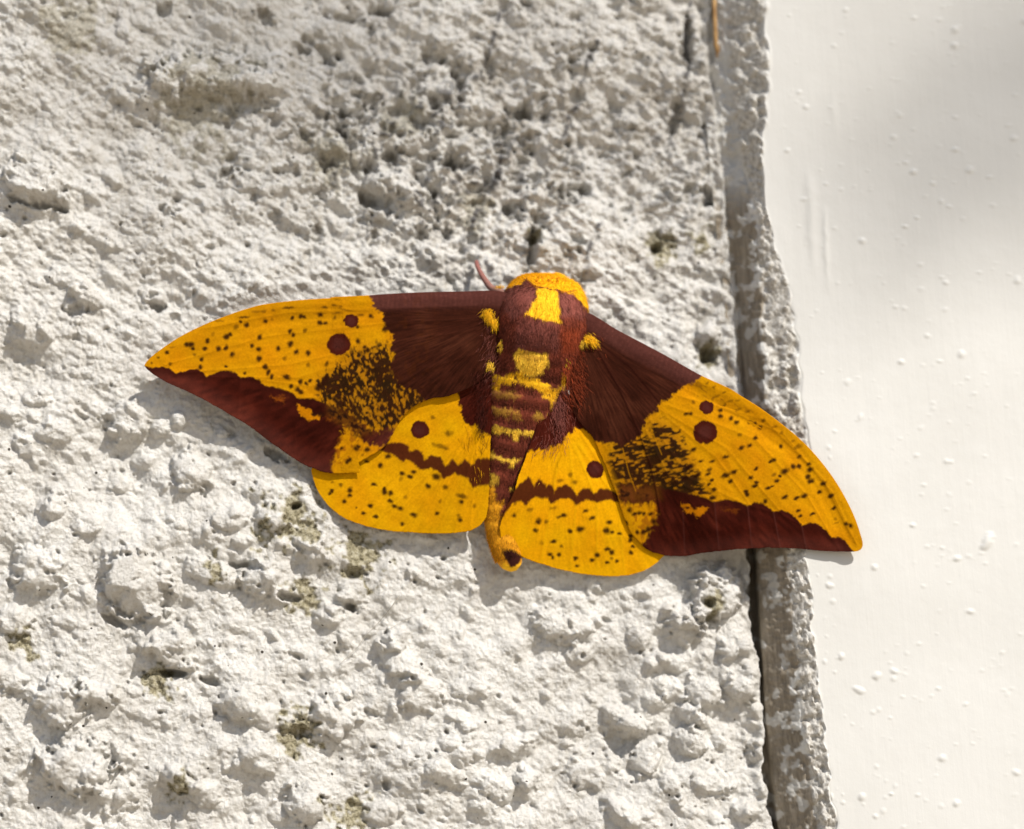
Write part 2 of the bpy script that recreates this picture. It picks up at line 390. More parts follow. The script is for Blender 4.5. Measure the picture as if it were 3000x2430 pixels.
def stucco_mat(nt, b):
    L = nt.links
    tc = nd(nt, 'ShaderNodeTexCoord')
    n1 = nd(nt, 'ShaderNodeTexNoise', Scale=55.0, Detail=6.0, Roughness=0.6); L.new(tc.outputs['Object'], n1.inputs['Vector'])
    n2 = nd(nt, 'ShaderNodeTexNoise', Scale=1300.0, Detail=8.0, Roughness=0.72); L.new(tc.outputs['Object'], n2.inputs['Vector'])
    n3 = nd(nt, 'ShaderNodeTexNoise', Scale=2600.0, Detail=4.0, Roughness=0.6); L.new(tc.outputs['Object'], n3.inputs['Vector'])
    r1 = nd(nt, 'ShaderNodeValToRGB'); e = r1.color_ramp.elements
    e[0].position = 0.34; e[0].color = (0.66, 0.637, 0.595, 1); e[1].position = 0.66; e[1].color = (0.765, 0.746, 0.705, 1)
    L.new(n1.outputs[0], r1.inputs[0])
    r2 = nd(nt, 'ShaderNodeValToRGB'); e = r2.color_ramp.elements
    e[0].position = 0.30; e[0].color = (0.80, 0.78, 0.74, 1); e[1].position = 0.52; e[1].color = (1, 1, 1, 1)
    L.new(n2.outputs[0], r2.inputs[0])
    mx = nd(nt, 'ShaderNodeMix', data_type='RGBA', blend_type='MULTIPLY'); mx.inputs[0].default_value = 1
    L.new(r1.outputs[0], mx.inputs[6]); L.new(r2.outputs[0], mx.inputs[7])
    # grey-brown grime in blotches, weighted to the top to paint in brown shadow
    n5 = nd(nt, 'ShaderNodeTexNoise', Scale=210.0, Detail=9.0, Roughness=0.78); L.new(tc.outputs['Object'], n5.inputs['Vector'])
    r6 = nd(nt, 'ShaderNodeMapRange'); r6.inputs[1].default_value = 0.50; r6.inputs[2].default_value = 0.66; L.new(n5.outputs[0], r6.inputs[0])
    ad = nd(nt, 'ShaderNodeAttribute', attribute_name='dirt_shade')
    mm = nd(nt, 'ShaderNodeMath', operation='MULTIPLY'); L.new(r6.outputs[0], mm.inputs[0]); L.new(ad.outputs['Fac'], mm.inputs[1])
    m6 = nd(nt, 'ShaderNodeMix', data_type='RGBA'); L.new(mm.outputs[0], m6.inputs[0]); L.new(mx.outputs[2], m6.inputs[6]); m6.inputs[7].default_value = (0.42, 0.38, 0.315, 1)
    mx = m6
    # bare sand grains, also the tint of the painted brown shadow patches
    rs = nd(nt, 'ShaderNodeValToRGB'); e = rs.color_ramp.elements
    e[0].position = 0.36; e[0].color = (0.10, 0.085, 0.045, 1); e[1].position = 0.66; e[1].color = (0.56, 0.52, 0.40, 1)
    q = e.new(0.5); q.color = (0.36, 0.32, 0.21, 1)
    L.new(n2.outputs[0], rs.inputs[0])
    a = nd(nt, 'ShaderNodeAttribute', attribute_name='sand_shade')
    ms = nd(nt, 'ShaderNodeMix', data_type='RGBA'); L.new(a.outputs['Fac'], ms.inputs[0]); L.new(mx.outputs[2], ms.inputs[6]); L.new(rs.outputs[0], ms.inputs[7])
    a8 = nd(nt, 'ShaderNodeAttribute', attribute_name='soot')
    m8 = nd(nt, 'ShaderNodeMix', data_type='RGBA'); L.new(a8.outputs['Fac'], m8.inputs[0]); L.new(ms.outputs[2], m8.inputs[6]); m8.inputs[7].default_value = (0.115, 0.11, 0.11, 1)
    ms = m8
    vo = nd(nt, 'ShaderNodeTexVoronoi', Scale=520.0, Randomness=1.0); L.new(tc.outputs['Object'], vo.inputs['Vector'])  # scattered dark specks: shade inside tiny pinholes, painted as colour
    sp = nd(nt, 'ShaderNodeSeparateColor'); L.new(vo.outputs['Color'], sp.inputs[0])
    m1 = nd(nt, 'ShaderNodeMath', operation='GREATER_THAN'); m1.inputs[1].default_value = 0.80; L.new(sp.outputs[0], m1.inputs[0])
    mr = nd(nt, 'ShaderNodeMath', operation='MULTIPLY'); mr.inputs[1].default_value = 0.16; L.new(sp.outputs[1], mr.inputs[0])
    m3 = nd(nt, 'ShaderNodeMath', operation='LESS_THAN'); L.new(vo.outputs['Distance'], m3.inputs[0]); L.new(mr.outputs[0], m3.inputs[1])
    m4 = nd(nt, 'ShaderNodeMath', operation='MULTIPLY'); L.new(m1.outputs[0], m4.inputs[0]); L.new(m3.outputs[0], m4.inputs[1])
    md = nd(nt, 'ShaderNodeMix', data_type='RGBA'); L.new(m4.outputs[0], md.inputs[0]); L.new(ms.outputs[2], md.inputs[6]); md.inputs[7].default_value = (0.06, 0.05, 0.04, 1)
    L.new(md.outputs[2], b.inputs['Base Color'])
    b.inputs['Roughness'].default_value = 0.85; b.inputs['Specular IOR Level'].default_value = 0.25
    bp = nd(nt, 'ShaderNodeBump', Strength=0.9, Distance=0.0007); L.new(n2.outputs[0], bp.inputs['Height'])
    bp2 = nd(nt, 'ShaderNodeBump', Strength=0.35, Distance=0.00012); L.new(n3.outputs[0], bp2.inputs['Height']); L.new(bp.outputs[0], bp2.inputs['Normal'])
    vg = nd(nt, 'ShaderNodeTexVoronoi', Scale=1150.0, Randomness=1.0); L.new(tc.outputs['Object'], vg.inputs['Vector'])
    ng = nd(nt, 'ShaderNodeTexNoise', Scale=260.0, Detail=3.0); L.new(tc.outputs['Object'], ng.inputs['Vector'])
    rg = nd(nt, 'ShaderNodeMapRange'); rg.inputs[1].default_value = 0.42; rg.inputs[2].default_value = 0.62; rg.inputs[3].default_value = 0.05; rg.inputs[4].default_value = 0.75; L.new(ng.outputs[0], rg.inputs[0])
    bg_ = nd(nt, 'ShaderNodeBump', Distance=0.00035, invert=True); L.new(rg.outputs[0], bg_.inputs['Strength']); L.new(vg.outputs['Distance'], bg_.inputs['Height']); L.new(bp2.outputs[0], bg_.inputs['Normal'])
    L.new(bg_.outputs[0], b.inputs['Normal'])


M_stucco = mat('rough_painted_stucco', stucco_mat)
wall = empty('stucco_wall', (0, 0, 0))
tag(wall, 'rough lumpy white painted stucco wall behind the yellow moth', 'wall')
V = at(PXg.ravel(), PYg.ravel(), Hg.ravel() * PX)
base = at(PXg.ravel(), PYg.ravel(), 0.0); V = base.copy(); V[:, 1] = -Hg.ravel() * PX
make('render_coat', V, grid_faces(len(rows), ncol), M_stucco, wall, masks={'soot': look(soot, PXg, PYg).ravel(), 'sand_shade': look(sand_shade, PXg, PYg).ravel(), 'dirt_shade': np.clip(0.35 + 0.35 * look(top, PXg, PYg) + 0.65 * look(crumb, PXg, PYg), 0, 1).ravel()})
# the rest of the wall round the detailed patch, with a hole for it
VG = base.reshape(len(rows), ncol, 3)


def outer_wall():
    TLc, TRc, BRc, BLc = VG[0, 0], VG[0, -1], VG[-1, -1], VG[-1, 0]
    def ring(side): return side
    vs = []; fs = []
    def add(p): vs.append(p); return len(vs) - 1
    zt, zb = 2.7, 0.0
    xl, xr = WALLX0, 0.16
    # left, top, bottom sheets as coarse quads meeting the patch border
    TLc = np.array([-0.225, 0, ZC + 0.155]); TRc = np.array([TRc[0], 0, ZC + 0.155]); BLc = np.array([-0.225, 0, ZC - 0.155]); BRc = np.array([BRc[0], 0, ZC - 0.155])
    a = [add((xl, 0, zt)), add((xl, 0, TLc[2])), add((xl, 0, BLc[2])), add((xl, 0, zb))]
    tl = add(tuple(TLc * [1, 0, 1])); tr = add(tuple(TRc * [1, 0, 1])); br = add(tuple(BRc * [1, 0, 1])); bl = add(tuple(BLc * [1, 0, 1]))
    t0 = add((TLc[0], 0, zt)); t1 = add((TRc[0], 0, zt)); b0 = add((BLc[0], 0, zb)); b1 = add((BRc[0], 0, zb))
    fs += [(a[0], a[1], tl, t0), (a[1], a[2], bl, tl), (a[2], a[3], b0, bl), (t0, tl, tr, t1), (bl, b0, b1, br)]
    # slab body behind
    k = [add((xl, 0.013, zb)), add((xr, 0.013, zb)), add((xr, 0.013, zt)), add((xl, 0.013, zt)), add((xl, 0.2, zb)), add((xr, 0.2, zb)), add((xr, 0.2, zt)), add((xl, 0.2, zt))]
    fs += [(k[0], k[1], k[2], k[3]), (k[5], k[4], k[7], k[6]), (k[4], k[0], k[3], k[7]), (k[1], k[5], k[6], k[2]), (k[3], k[2], k[6], k[7]), (k[0], k[4], k[5], k[1])]
    return np.array(vs), np.array(fs)


ov, of = outer_wall()
make('wall_slab', ov, of, M_stucco, wall, smooth=False)

# the same relief carries on, more coarsely meshed, beyond the detailed patch
gx = np.arange(-0.24, 0.066, 0.00085); gz = np.arange(ZC + 0.17, ZC - 0.17, -0.00085)
OX, OZ = np.meshgrid(gx, gz); dv = np.stack([OX - CAM[0], 0 * OX - CAM[1], OZ - CAM[2]], -1)
dep = dv @ Dv; opx = W0 / 2 + FPX * (dv @ Rc) / dep; opy = H0 / 2 - FPX * (dv @ Uc) / dep
ins = np.minimum(opx + 150, np.minimum(opy + 150, 1888 - opy))      # pixels inside the patch
fold_ = lambda v, a, b: a + np.abs((v - a + (b - a)) % (2 * (b - a)) - (b - a))
mx_, my_ = fold_(opx, -150, 1440), fold_(opy, -150, 1886)
fade = np.clip(np.minimum(np.minimum(OX - gx[0], OZ - gz[-1]), gz[0] - OZ) / 0.03, 0, 1)
oh = look(H, mx_, my_) * fade - 0.6 * sstep(-10, 4, ins)
oy = np.where(ins > 22, 0.007, -oh * PX)
make('outer_render_coat', np.stack([OX, oy, OZ], -1).reshape(-1, 3), grid_faces(len(gz), len(gx)), M_stucco, wall,
     masks={'sand_shade': look(sand_shade, mx_, my_).ravel(), 'dirt_shade': np.full(OX.size, 0.4)})

# ------------------------------------------------------------------ smooth trim board beside the stucco
TH = 7.0 * MM / PX                          # how far it stands out, in measured pixels
trows = np.arange(-150, 1888, 2.35)
XC, XS, XT = xc(trows), xs(trows), xt(trows)
XT = np.maximum(XT, XS + 8)
A1 = np.linspace(0, 1, 9)[:-1]; A2 = np.linspace(0, 1, 27)[:-1]; A3 = np.linspace(0, 1, 38)[:-1]; A4 = np.linspace(0, 1, 175) ** 1.25
gapT = gapf(trows)
segs = [(XC - gapT - 26)[:, None] + A1[None] * (gapT + 26)[:, None], XC[:, None] + A2[None] * (XS - XC)[:, None], XS[:, None] + A3[None] * (XT - XS)[:, None], XT[:, None] + A4[None] * (2345 - XT)[:, None]]
TX = np.hstack(segs); TY = np.repeat(trows[:, None], TX.shape[1], 1)
uns = (1 - sstep(330, 470, trows))[:, None]  # near the top the side face is smeared over with render
hC, hS = -30.0, TH - 26.0
HSy = (TH - 26.0) * (1 - uns) + 8.0 * uns
HCy = np.interp(trows, ky, kd)[:, None]
h1 = HCy * (1 - A1[None] ** 6) - 8 * A1[None] ** 6
h2 = -8 + A2[None] ** 0.9 * (HSy + 8)
h3 = HSy + (TH - HSy) * (A3[None] ** 0.85)
h4 = np.full((len(trows), len(A4)), TH)
TH_ = np.hstack([h1, h2, h3, h4])
nb = np.hstack([np.zeros((1, len(A1))), np.zeros((1, len(A2))), (sstep(0, 0.2, A3) * sstep(1.0, 0.93, A3))[None], np.zeros((1, len(A4)))])
nsd = np.hstack([np.ones((1, len(A1))), np.ones((1, len(A2))), np.zeros((1, len(A3))), np.zeros((1, len(A4)))])
Hs = H; H = H * 0
r = np.random.default_rng(15)
for k in range(900):                         # crumbs along the chipped edge
    y = r.uniform(-140, 1880); a0, a1 = float(np.interp(y, ky, ks)), float(np.interp(y, ky, kt)); x = r.uniform(a0 - 4, a1 + 6)
    s = 3.5 * math.exp(r.normal(0.4, 0.5)); s = min(s, 15)
    stamp(x, y, s * r.uniform(0.9, 1.5), s, s * r.uniform(0.3, 0.75) * (1 if r.uniform() < 0.72 else -1.2), r.uniform(0, 3), 0.2, 2.4, 0.7)
for k in range(420):                         # grit stuck to the side face
    y = r.uniform(-140, 1880); a0, a1 = float(np.interp(y, ky, kc)), float(np.interp(y, ky, ks)); x = a0 + (a1 - a0) * r.uniform(0, 1) ** 1.5
    s = 2.6 * math.exp(r.normal(0.25, 0.45)); stamp(x, y, s, s * r.uniform(1, 1.8), s * r.uniform(0.2, 0.7), r.uniform(1.2, 1.8), 0.25, 2.2, 0.75)
KE = H; H = Hs
nsd_r = np.hstack([np.ones((1, len(A1))), np.ones((1, len(A2))), (1 - sstep(0, 0.25, A3))[None], np.zeros((1, len(A4)))])
TH_ = TH_ + nsd_r * (0.8 * look(KE, TX, TY) + 1.6 * look(N_wob, TX, TY))
TH_ = TH_ + nb * (look(KE, TX, TY) + 2.5 * look(N_wob, TX, TY) + 0.7 * look(N_fine, TX, TY))
N_vert = fnoise(31, 10, 2.5, math.radians(90 - 4), 6.0)
TH_ = TH_ + nsd * (0.3 * look(N_vert, TX, TY) + 0.8 * look(N_fine, TX, TY) + 1.2 * look(N_wob2, TX, TY)) + uns * (nsd + nb) * (3.0 * look(N_wob, TX, TY) + 2 * look(N_streak, TX, TY))
# specks and runs in the smooth paint
K = H * 0
Hs = H; H = K
r = np.random.default_rng(5)
for k in range(620):
    x = r.uniform(1640, 2340); y = r.uniform(-120, 1860); s = 2.6 * math.exp(r.normal(0.1, 0.35))
    stamp(x, y, s * r.uniform(0.8, 1.3), s * r.uniform(0.9, 1.5), s * r.uniform(0.2, 0.6), r.uniform(0, 3), 0.2, 2, 0.9)
for x, y, rx, ry, h in [(2066, 1134, 10, 20, 9), (1998, 62, 7, 8, 6), (1997, 95, 7, 8, 6), (1912, 359, 6, 7, 6), (1895, 340, 5, 4, 4), (2000, 313, 6, 5, 5), (1804, 505, 7, 6, 5), (1919, 456, 5, 4, 5), (1894, 474, 5, 4, 5), (1686, 223, 6, 6, 4), (2145, 44, 8, 8, 5),
                        (1798, 1445, 14, 7, 5), (1835, 1415, 8, 10, 6), (1760, 1375, 7, 9, 6), (1870, 1405, 8, 6, 5), (1735, 1225, 9, 6, 5), (2030, 1280, 9, 6, 5), (1970, 1587, 10, 10, 5), (1735, 1668, 10, 8, 5), (1803, 1668, 7, 9, 6), (2000, 1682, 7, 9, 6), (1652, 1400, 6, 4, 4), (1830, 1188, 7, 6, 5)]:
    stamp(x, y, rx, ry, h * 0.6, 0.4, 0.2, 2, 0.8)
for x, y0, y1, wv, hv in [(1692, 340, 600, 9, 2.4), (1724, 420, 640, 5, 2.6), (1742, 180, 330, 8, 1.2)]:
    H += hv * np.exp(-((GX - x - (GY - y0) * 0.05 - 3 * N_wob * 0.4) / wv) ** 2) * sstep(y0, y0 + 60, GY) * sstep(y1, y1 - 120, GY)
K = H; H = Hs
flat = np.hstack([np.zeros((1, len(A1) + len(A2) + len(A3))), (sstep(0, 0.006, A4) * sstep(1.0, 0.93, A4))[None]]) * (sstep(-150, -60, trows) * sstep(1888, 1800, trows))[:, None]
N_slow = fnoise(32, 420, 4)
TH_ = TH_ + flat * (look(K, TX, TY) + 1.2 * look(N_slow, TX, TY) + 0.10 * look(N_mid, TX, TY)) - (1 - flat) * 0
tb = at(TX.ravel(), TY.ravel(), np.clip(TH_.ravel(), 0, None) * 0 + np.hstack([h1, h2, h3, h4]).ravel() * PX)
tb[:, 1] = -TH_.ravel() * PX


def trim_mat(nt, b):
    L = nt.links
    tc = nd(nt, 'ShaderNodeTexCoord')
    n1 = nd(nt, 'ShaderNodeTexNoise', Scale=40.0, Detail=4.0); L.new(tc.outputs['Object'], n1.inputs['Vector'])
    n2 = nd(nt, 'ShaderNodeTexNoise', Scale=1300.0, Detail=5.0, Roughness=0.6); L.new(tc.outputs['Object'], n2.inputs['Vector'])
    r1 = nd(nt, 'ShaderNodeValToRGB'); e = r1.color_ramp.elements
    e[0].position = 0.3; e[0].color = (0.54, 0.53, 0.50, 1); e[1].position = 0.7; e[1].color = (0.585, 0.576, 0.548, 1)
    L.new(n1.outputs[0], r1.inputs[0])
    # the unfinished side of the board is weathered grey-brown
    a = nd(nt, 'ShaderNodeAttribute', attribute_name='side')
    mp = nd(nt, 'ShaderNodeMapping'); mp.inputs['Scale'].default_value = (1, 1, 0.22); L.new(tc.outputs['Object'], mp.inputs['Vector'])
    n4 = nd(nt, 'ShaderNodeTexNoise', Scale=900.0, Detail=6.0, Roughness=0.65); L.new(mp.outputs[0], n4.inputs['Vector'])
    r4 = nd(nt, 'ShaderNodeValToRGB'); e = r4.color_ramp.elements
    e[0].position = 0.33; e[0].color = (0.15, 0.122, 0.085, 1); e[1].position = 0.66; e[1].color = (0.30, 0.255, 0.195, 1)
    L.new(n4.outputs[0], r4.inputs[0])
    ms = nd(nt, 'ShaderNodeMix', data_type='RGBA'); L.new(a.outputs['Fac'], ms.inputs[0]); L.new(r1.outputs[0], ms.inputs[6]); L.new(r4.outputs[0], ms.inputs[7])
    a2 = nd(nt, 'ShaderNodeAttribute', attribute_name='rough_edge')
    r5 = nd(nt, 'ShaderNodeValToRGB'); e = r5.color_ramp.elements
    e[0].position = 0.35; e[0].color = (0.30, 0.275, 0.235, 1); e[1].position = 0.64; e[1].color = (0.56, 0.54, 0.50, 1)
    L.new(n2.outputs[0], r5.inputs[0])
    m2 = nd(nt, 'ShaderNodeMix', data_type='RGBA'); L.new(a2.outputs['Fac'], m2.inputs[0]); L.new(ms.outputs[2], m2.inputs[6]); L.new(r5.outputs[0], m2.inputs[7])
    L.new(m2.outputs[2], b.inputs['Base Color'])
    b.inputs['Roughness'].default_value = 0.6; b.inputs['Specular IOR Level'].default_value = 0.35
    bp = nd(nt, 'ShaderNodeBump', Strength=0.25, Distance=0.0001); L.new(n2.outputs[0], bp.inputs['Height'])
    mb = nd(nt, 'ShaderNodeMapping'); mb.inputs['Scale'].default_value = (1, 1, 0.06); L.new(tc.outputs['Object'], mb.inputs['Vector'])
    n7 = nd(nt, 'ShaderNodeTexNoise', Scale=420.0, Detail=5.0, Roughness=0.6); L.new(mb.outputs[0], n7.inputs['Vector'])
    b7 = nd(nt, 'ShaderNodeBump', Strength=0.22, Distance=0.0003); L.new(n7.outputs[0], b7.inputs['Height']); L.new(bp.outputs[0], b7.inputs['Normal'])
    L.new(b7.outputs[0], b.inputs['Normal'])


M_trim = mat('smooth_trim_paint', trim_mat)
trim = empty('trim_board', (0.2, 0, 0))
tag(trim, 'smooth bright white painted trim with chipped grey edge along the stucco', 'wall trim')
nA = [len(A1), len(A2), len(A3), len(A4)]
acr = np.hstack([A1 - 1, A2, 1 + A3, 2 + A4])[None] + 0 * XC[:, None]     # 0..1 across the side face, 1..2 across the chipped edge
acr = acr + 0.22 * look(N_wob, TX, TY) + 0.12 * look(N_wob2, TX, TY)
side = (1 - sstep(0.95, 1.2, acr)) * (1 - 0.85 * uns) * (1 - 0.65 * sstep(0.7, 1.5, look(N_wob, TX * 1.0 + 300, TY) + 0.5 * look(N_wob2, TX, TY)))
rough = np.hstack([np.zeros(nA[0]), np.zeros(nA[1]), sstep(0, 0.22, A3) * sstep(1.0, 0.85, A3), np.zeros(nA[3])])[None] * np.ones((len(trows), 1))
make('board_face', tb, grid_faces(len(trows), TX.shape[1]), M_trim, trim, origin=(0.2, 0, 0), masks={'side': side.ravel(), 'rough_edge': rough.ravel()})
TBg = tb.reshape(len(trows), TX.shape[1], 3)


def trim_ext():
    vs = []; fs = []
    i1, i2, i3 = nA[0], nA[0] + nA[1], nA[0] + nA[1] + nA[2]
    xr = 0.30; th = TH * PX
    def prof(row):
        p = TBg[row]
        return [(p[0][0], 0.003), (p[i1][0], -hC * PX), (p[i2][0], -hS * PX), (p[i3][0], -th), (p[-1][0], -th)]
    zt, zb = 2.7, 0.0
    for row, zend, fl in ((0, zt, False), (-1, zb, True)):
        p = TBg[row]; idx = [0, i1, i2, i3, TX.shape[1] - 1]
        near = [tuple(p[i]) for i in idx]
        far = [(q[0], y, zend) for q, (_, y) in zip(near, prof(row))]
        o = len(vs); vs += near + far
        for k in range(4): fs.append((o + k, o + k + 1, o + 5 + k + 1, o + 5 + k) if not fl else (o + k, o + 5 + k, o + 5 + k + 1, o + k + 1))
    # right-hand remainder and solid body
    pr0, pr1 = TBg[0][-1], TBg[-1][-1]
    o = len(vs)
    vs += [(pr0[0], -th, zt), (xr, -th, zt), (xr, -th, zb), (pr1[0], -th, zb), tuple(pr1), tuple(pr0), (xr, 0.21, zt), (xr, 0.21, zb)]
    fs += [(o, o + 5, o + 4, o + 3)[::-1] if False else (o + 5, o + 4, o + 2, o + 1), (o + 1, o + 2, o + 7, o + 6)]
    tri = [(o, o + 5, o + 1), (o + 3, o + 2, o + 4)]
    return np.array(vs, float), np.array(fs), np.array(tri)


tv, tf, tt = trim_ext()
make('board_run', tv, tf, M_trim, trim, origin=(0.2, 0, 0), smooth=False, tris=tt, masks={'side': np.r_[np.tile([0.8, 0.8, 0.7, 0, 0], 4), np.zeros(8)]})

# ------------------------------------------------------------------ ground
def ground_mat(nt, b):
    tc = nd(nt, 'ShaderNodeTexCoord'); n1 = nd(nt, 'ShaderNodeTexNoise', Scale=3.0, Detail=10.0, Roughness=0.7)
    nt.links.new(tc.outputs['Object'], n1.inputs['Vector'])
    r1 = nd(nt, 'ShaderNodeValToRGB'); e = r1.color_ramp.elements
    e[0].position = 0.35; e[0].color = (0.34, 0.28, 0.20, 1); e[1].position = 0.65; e[1].color = (0.50, 0.42, 0.31, 1)
    nt.links.new(n1.outputs[0], r1.inputs[0]); nt.links.new(r1.outputs[0], b.inputs['Base Color'])
    b.inputs['Roughness'].default_value = 0.95
    bp = nd(nt, 'ShaderNodeBump', Strength=0.5, Distance=0.01); nt.links.new(n1.outputs[0], bp.inputs['Height']); nt.links.new(bp.outputs[0], b.inputs['Normal'])


g = 250.0
gv = np.array([(-g, -g, 0), (g, -g, 0), (g, g, 0), (-g, g, 0)], float)
tag(make('ground', gv, np.array([(0, 1, 2, 3)]), mat('sandy_soil', ground_mat), smooth=False), kind='structure')

# ------------------------------------------------------------------ moth: colour pattern
YF = np.array((0.455, 0.190, 0.0012)); YH = np.array((0.52, 0.242, 0.0012)); OR = np.array((0.62, 0.20, 0.004))
MA = np.array((0.040, 0.0058, 0.0030)); MP = np.array((0.105, 0.034, 0.027)); MD = np.array((0.028, 0.0045, 0.0025)); BK = np.array((0.018, 0.0042, 0.0018))
RUST = np.array((0.19, 0.046, 0.003))


def blend(C, c, m_): return C * (1 - m_[:, None]) + np.asarray(c) * m_[:, None]


def fuzzy(P, seed, amp=4.0):
    x, y = P[:, 0], P[:, 1]
    return P + amp * np.stack([vnoise(x, y, 7, seed) + 0.7 * vnoise(x, y, 3.2, seed + 1), vnoise(x, y, 7, seed + 2) + 0.7 * vnoise(x, y, 3.2, seed + 3)], 1)


def pmask(P, poly, seed=1, soft=2.5, amp=3.0): return sstep(-soft, soft, poly_sd(fuzzy(P, seed, amp), poly))


def specks(C, P, k, lst, col=BK, tilt=0.0, faint=0.45):
    s = zs(k)
    for it in lst:
        x, y = Z(k, it[:2])[0]; rx = it[2] * s; ry = (it[3] if len(it) > 3 and it[3] else it[2]) * s; op = it[4] if len(it) > 4 else 0.95
        sel = np.where((abs(P[:, 0] - x) < rx * 2.2 + 4) & (abs(P[:, 1] - y) < rx * 2.2 + 4))[0]
        if not len(sel): continue
        q = fuzzy(P[sel], int(x * 7 + y) % 91, 1.3) - (x, y)
        c_, s_ = math.cos(tilt), math.sin(tilt)
        d = np.hypot((q[:, 0] * c_ + q[:, 1] * s_) / (rx + 0.9), (-q[:, 0] * s_ + q[:, 1] * c_) / (ry + 0.9))
        mk = op * sstep(1.45, 0.35, d)
        C[sel] = blend(C[sel], col, mk)
    return C


def spot(C, P, c, rx, ry, seed):
    q = fuzzy(P, seed, 1.7) - c
    d = np.hypot(q[:, 0] / rx, q[:, 1] / ry) + 0.05 * vnoise(P[:, 0], P[:, 1], 14, seed)
    mk = sstep(1.06, 0.94, d)
    inner = MA * 1.15 + 0.012 * sstep(0.9, 0.3, d)[:, None] * np.array((1, .55, .5))
    return C * (1 - mk[:, None]) + inner * mk[:, None]


def mottle(C, P, poly, seed, ang, strength=1.0, soft=26, ell=2.0):
    """broken dark flecks, drawn out along direction ang"""
    w = sstep(-soft, soft, poly_sd(P, poly)) * strength
    c_, s_ = math.cos(ang), math.sin(ang)
    u = (P[:, 0] * c_ + P[:, 1] * s_) / ell; v = -P[:, 0] * s_ + P[:, 1] * c_
    n_ = 0.55 * vnoise(u, v, 5.4, seed) + 0.5 * vnoise(u, v, 2.9, seed + 1) + 0.35 * vnoise(u, v, 26, seed + 2)
    thr = 0.56 - 0.86 * w
    mk = sstep(thr - 0.24, thr + 0.30, n_) * np.clip(w * 1.6, 0, 1) * 0.96
    bl = vnoise(P[:, 0], P[:, 1], 10, seed + 5) * 0.5 + 0.5
    dk = np.array((0.0075, 0.0045, 0.0028))[None] * (1 - 0.6 * bl[:, None]) + MD[None] * 0.6 * bl[:, None]
    C = blend(C, (0.20, 0.075, 0.004), 0.62 * np.clip(w, 0, 1) ** 1.5)
    return C * (1 - mk[:, None]) + dk * mk[:, None]


def maroon_tex(P, seed, root):
    """maroon ground with streaks of scale hair radiating from the wing root"""
    a = np.arctan2(P[:, 1] - root[1], P[:, 0] - root[0]); rr = np.hypot(P[:, 0] - root[0], P[:, 1] - root[1])
    st = 0.5 + 0.5 * vnoise(a * 260, rr / 7, 3.0, seed)
    bl = 0.5 + 0.5 * vnoise(P[:, 0], P[:, 1], 45, seed + 1)
    C = MA * (0.65 + 0.75 * st[:, None]) * (0.75 + 0.5 * bl[:, None])
    return C + (0.012 * st * sstep(0.45, 0.9, bl))[:, None] * np.array((1, .3, .15))


def yellow_tex(P, base, seed, root):
    a = np.arctan2(P[:, 1] - root[1], P[:, 0] - root[0]); rr = np.hypot(P[:, 0] - root[0], P[:, 1] - root[1])
    st = vnoise(a * 300, rr / 9, 3.0, seed); bl = vnoise(P[:, 0], P[:, 1], 70, seed + 1)
    f_ = 1 + 0.07 * st + 0.08 * bl
    C = base[None] * f_[:, None]
    C[:, 1] *= 1 + 0.08 * vnoise(P[:, 0], P[:, 1], 38, seed + 2)
    return C


def veins(C, P, lines, col, w=1.7, op=0.5):
    for ln in lines:
        d = line_d(P, ln); C = blend(C, col, op * np.exp(-(d / w) ** 2))
    return C


rootLF, rootRF = (1060, 660), (1205, 690)
VLF = [[(1000, 690), (840, 715), (600, 765), Z(1, (335, 795))[0], Z(1, (250, 860))[0]], [(830, 735), (620, 792), Z(1, (595, 825))[0], Z(1, (560, 1000))[0]], [(820, 760), (650, 810), Z(1, (880, 830))[0], Z(1, (860, 1170))[0]], [(1000, 670), (830, 675), (560, 705), (345, 765)], [(1000, 640), (850, 645), (600, 656), (420, 690)],
       [(880, 790), (800, 870), (700, 975)], [(1000, 740), (900, 770), (780, 830), Z(1, (1370, 1005))[0], Z(1, (1330, 1450))[0]], Z(2, (1200, 800), (880, 960), (760, 1080), (680, 1150), (560, 1260), (420, 1500))]
VRF = [[(1385, 860), (1520, 940), (1640, 1080)] + Z(6, (1010, 1275), (1050, 1470)), [(1390, 870), (1500, 960), (1570, 1060)] + Z(6, (770, 1160), (830, 1460)), [(1400, 850), (1580, 920), (1690, 1040)] + Z(6, (1260, 1375), (1330, 1480)), [(1360, 880), (1440, 1000)] + Z(6, (550, 1105), (590, 1470)),
       [(1420, 830), (1600, 880), (1720, 1000), (1780, 1120)], [(1300, 740), (1500, 850), (1640, 910), (1740, 1030), (1792, 1140)], [(1350, 900), (1400, 1000)] + Z(6, (270, 1075), (310, 1490)), Z(5, (440, 380), (620, 700), (780, 1050), (880, 1340), (930, 1560), (970, 1736))]
VLH = [[(1000, 900), x] for x in Z(7, (700, 990), (960, 1030), (1190, 1045), (1390, 1040), (1520, 1020))]
VRH = [[(1190, 930), Z(8, (835, 780))[0], Z(8, (785, 1340))[0]], [(1200, 930), Z(8, (1010, 770))[0], Z(8, (1010, 1390))[0]], [(1210, 930), Z(8, (1180, 770))[0], Z(8, (1245, 1400))[0]], [(1170, 950), Z(8, (630, 780))[0], Z(8, (540, 1290))[0]], Z(8, (860, 200), (980, 380), (1160, 660))]


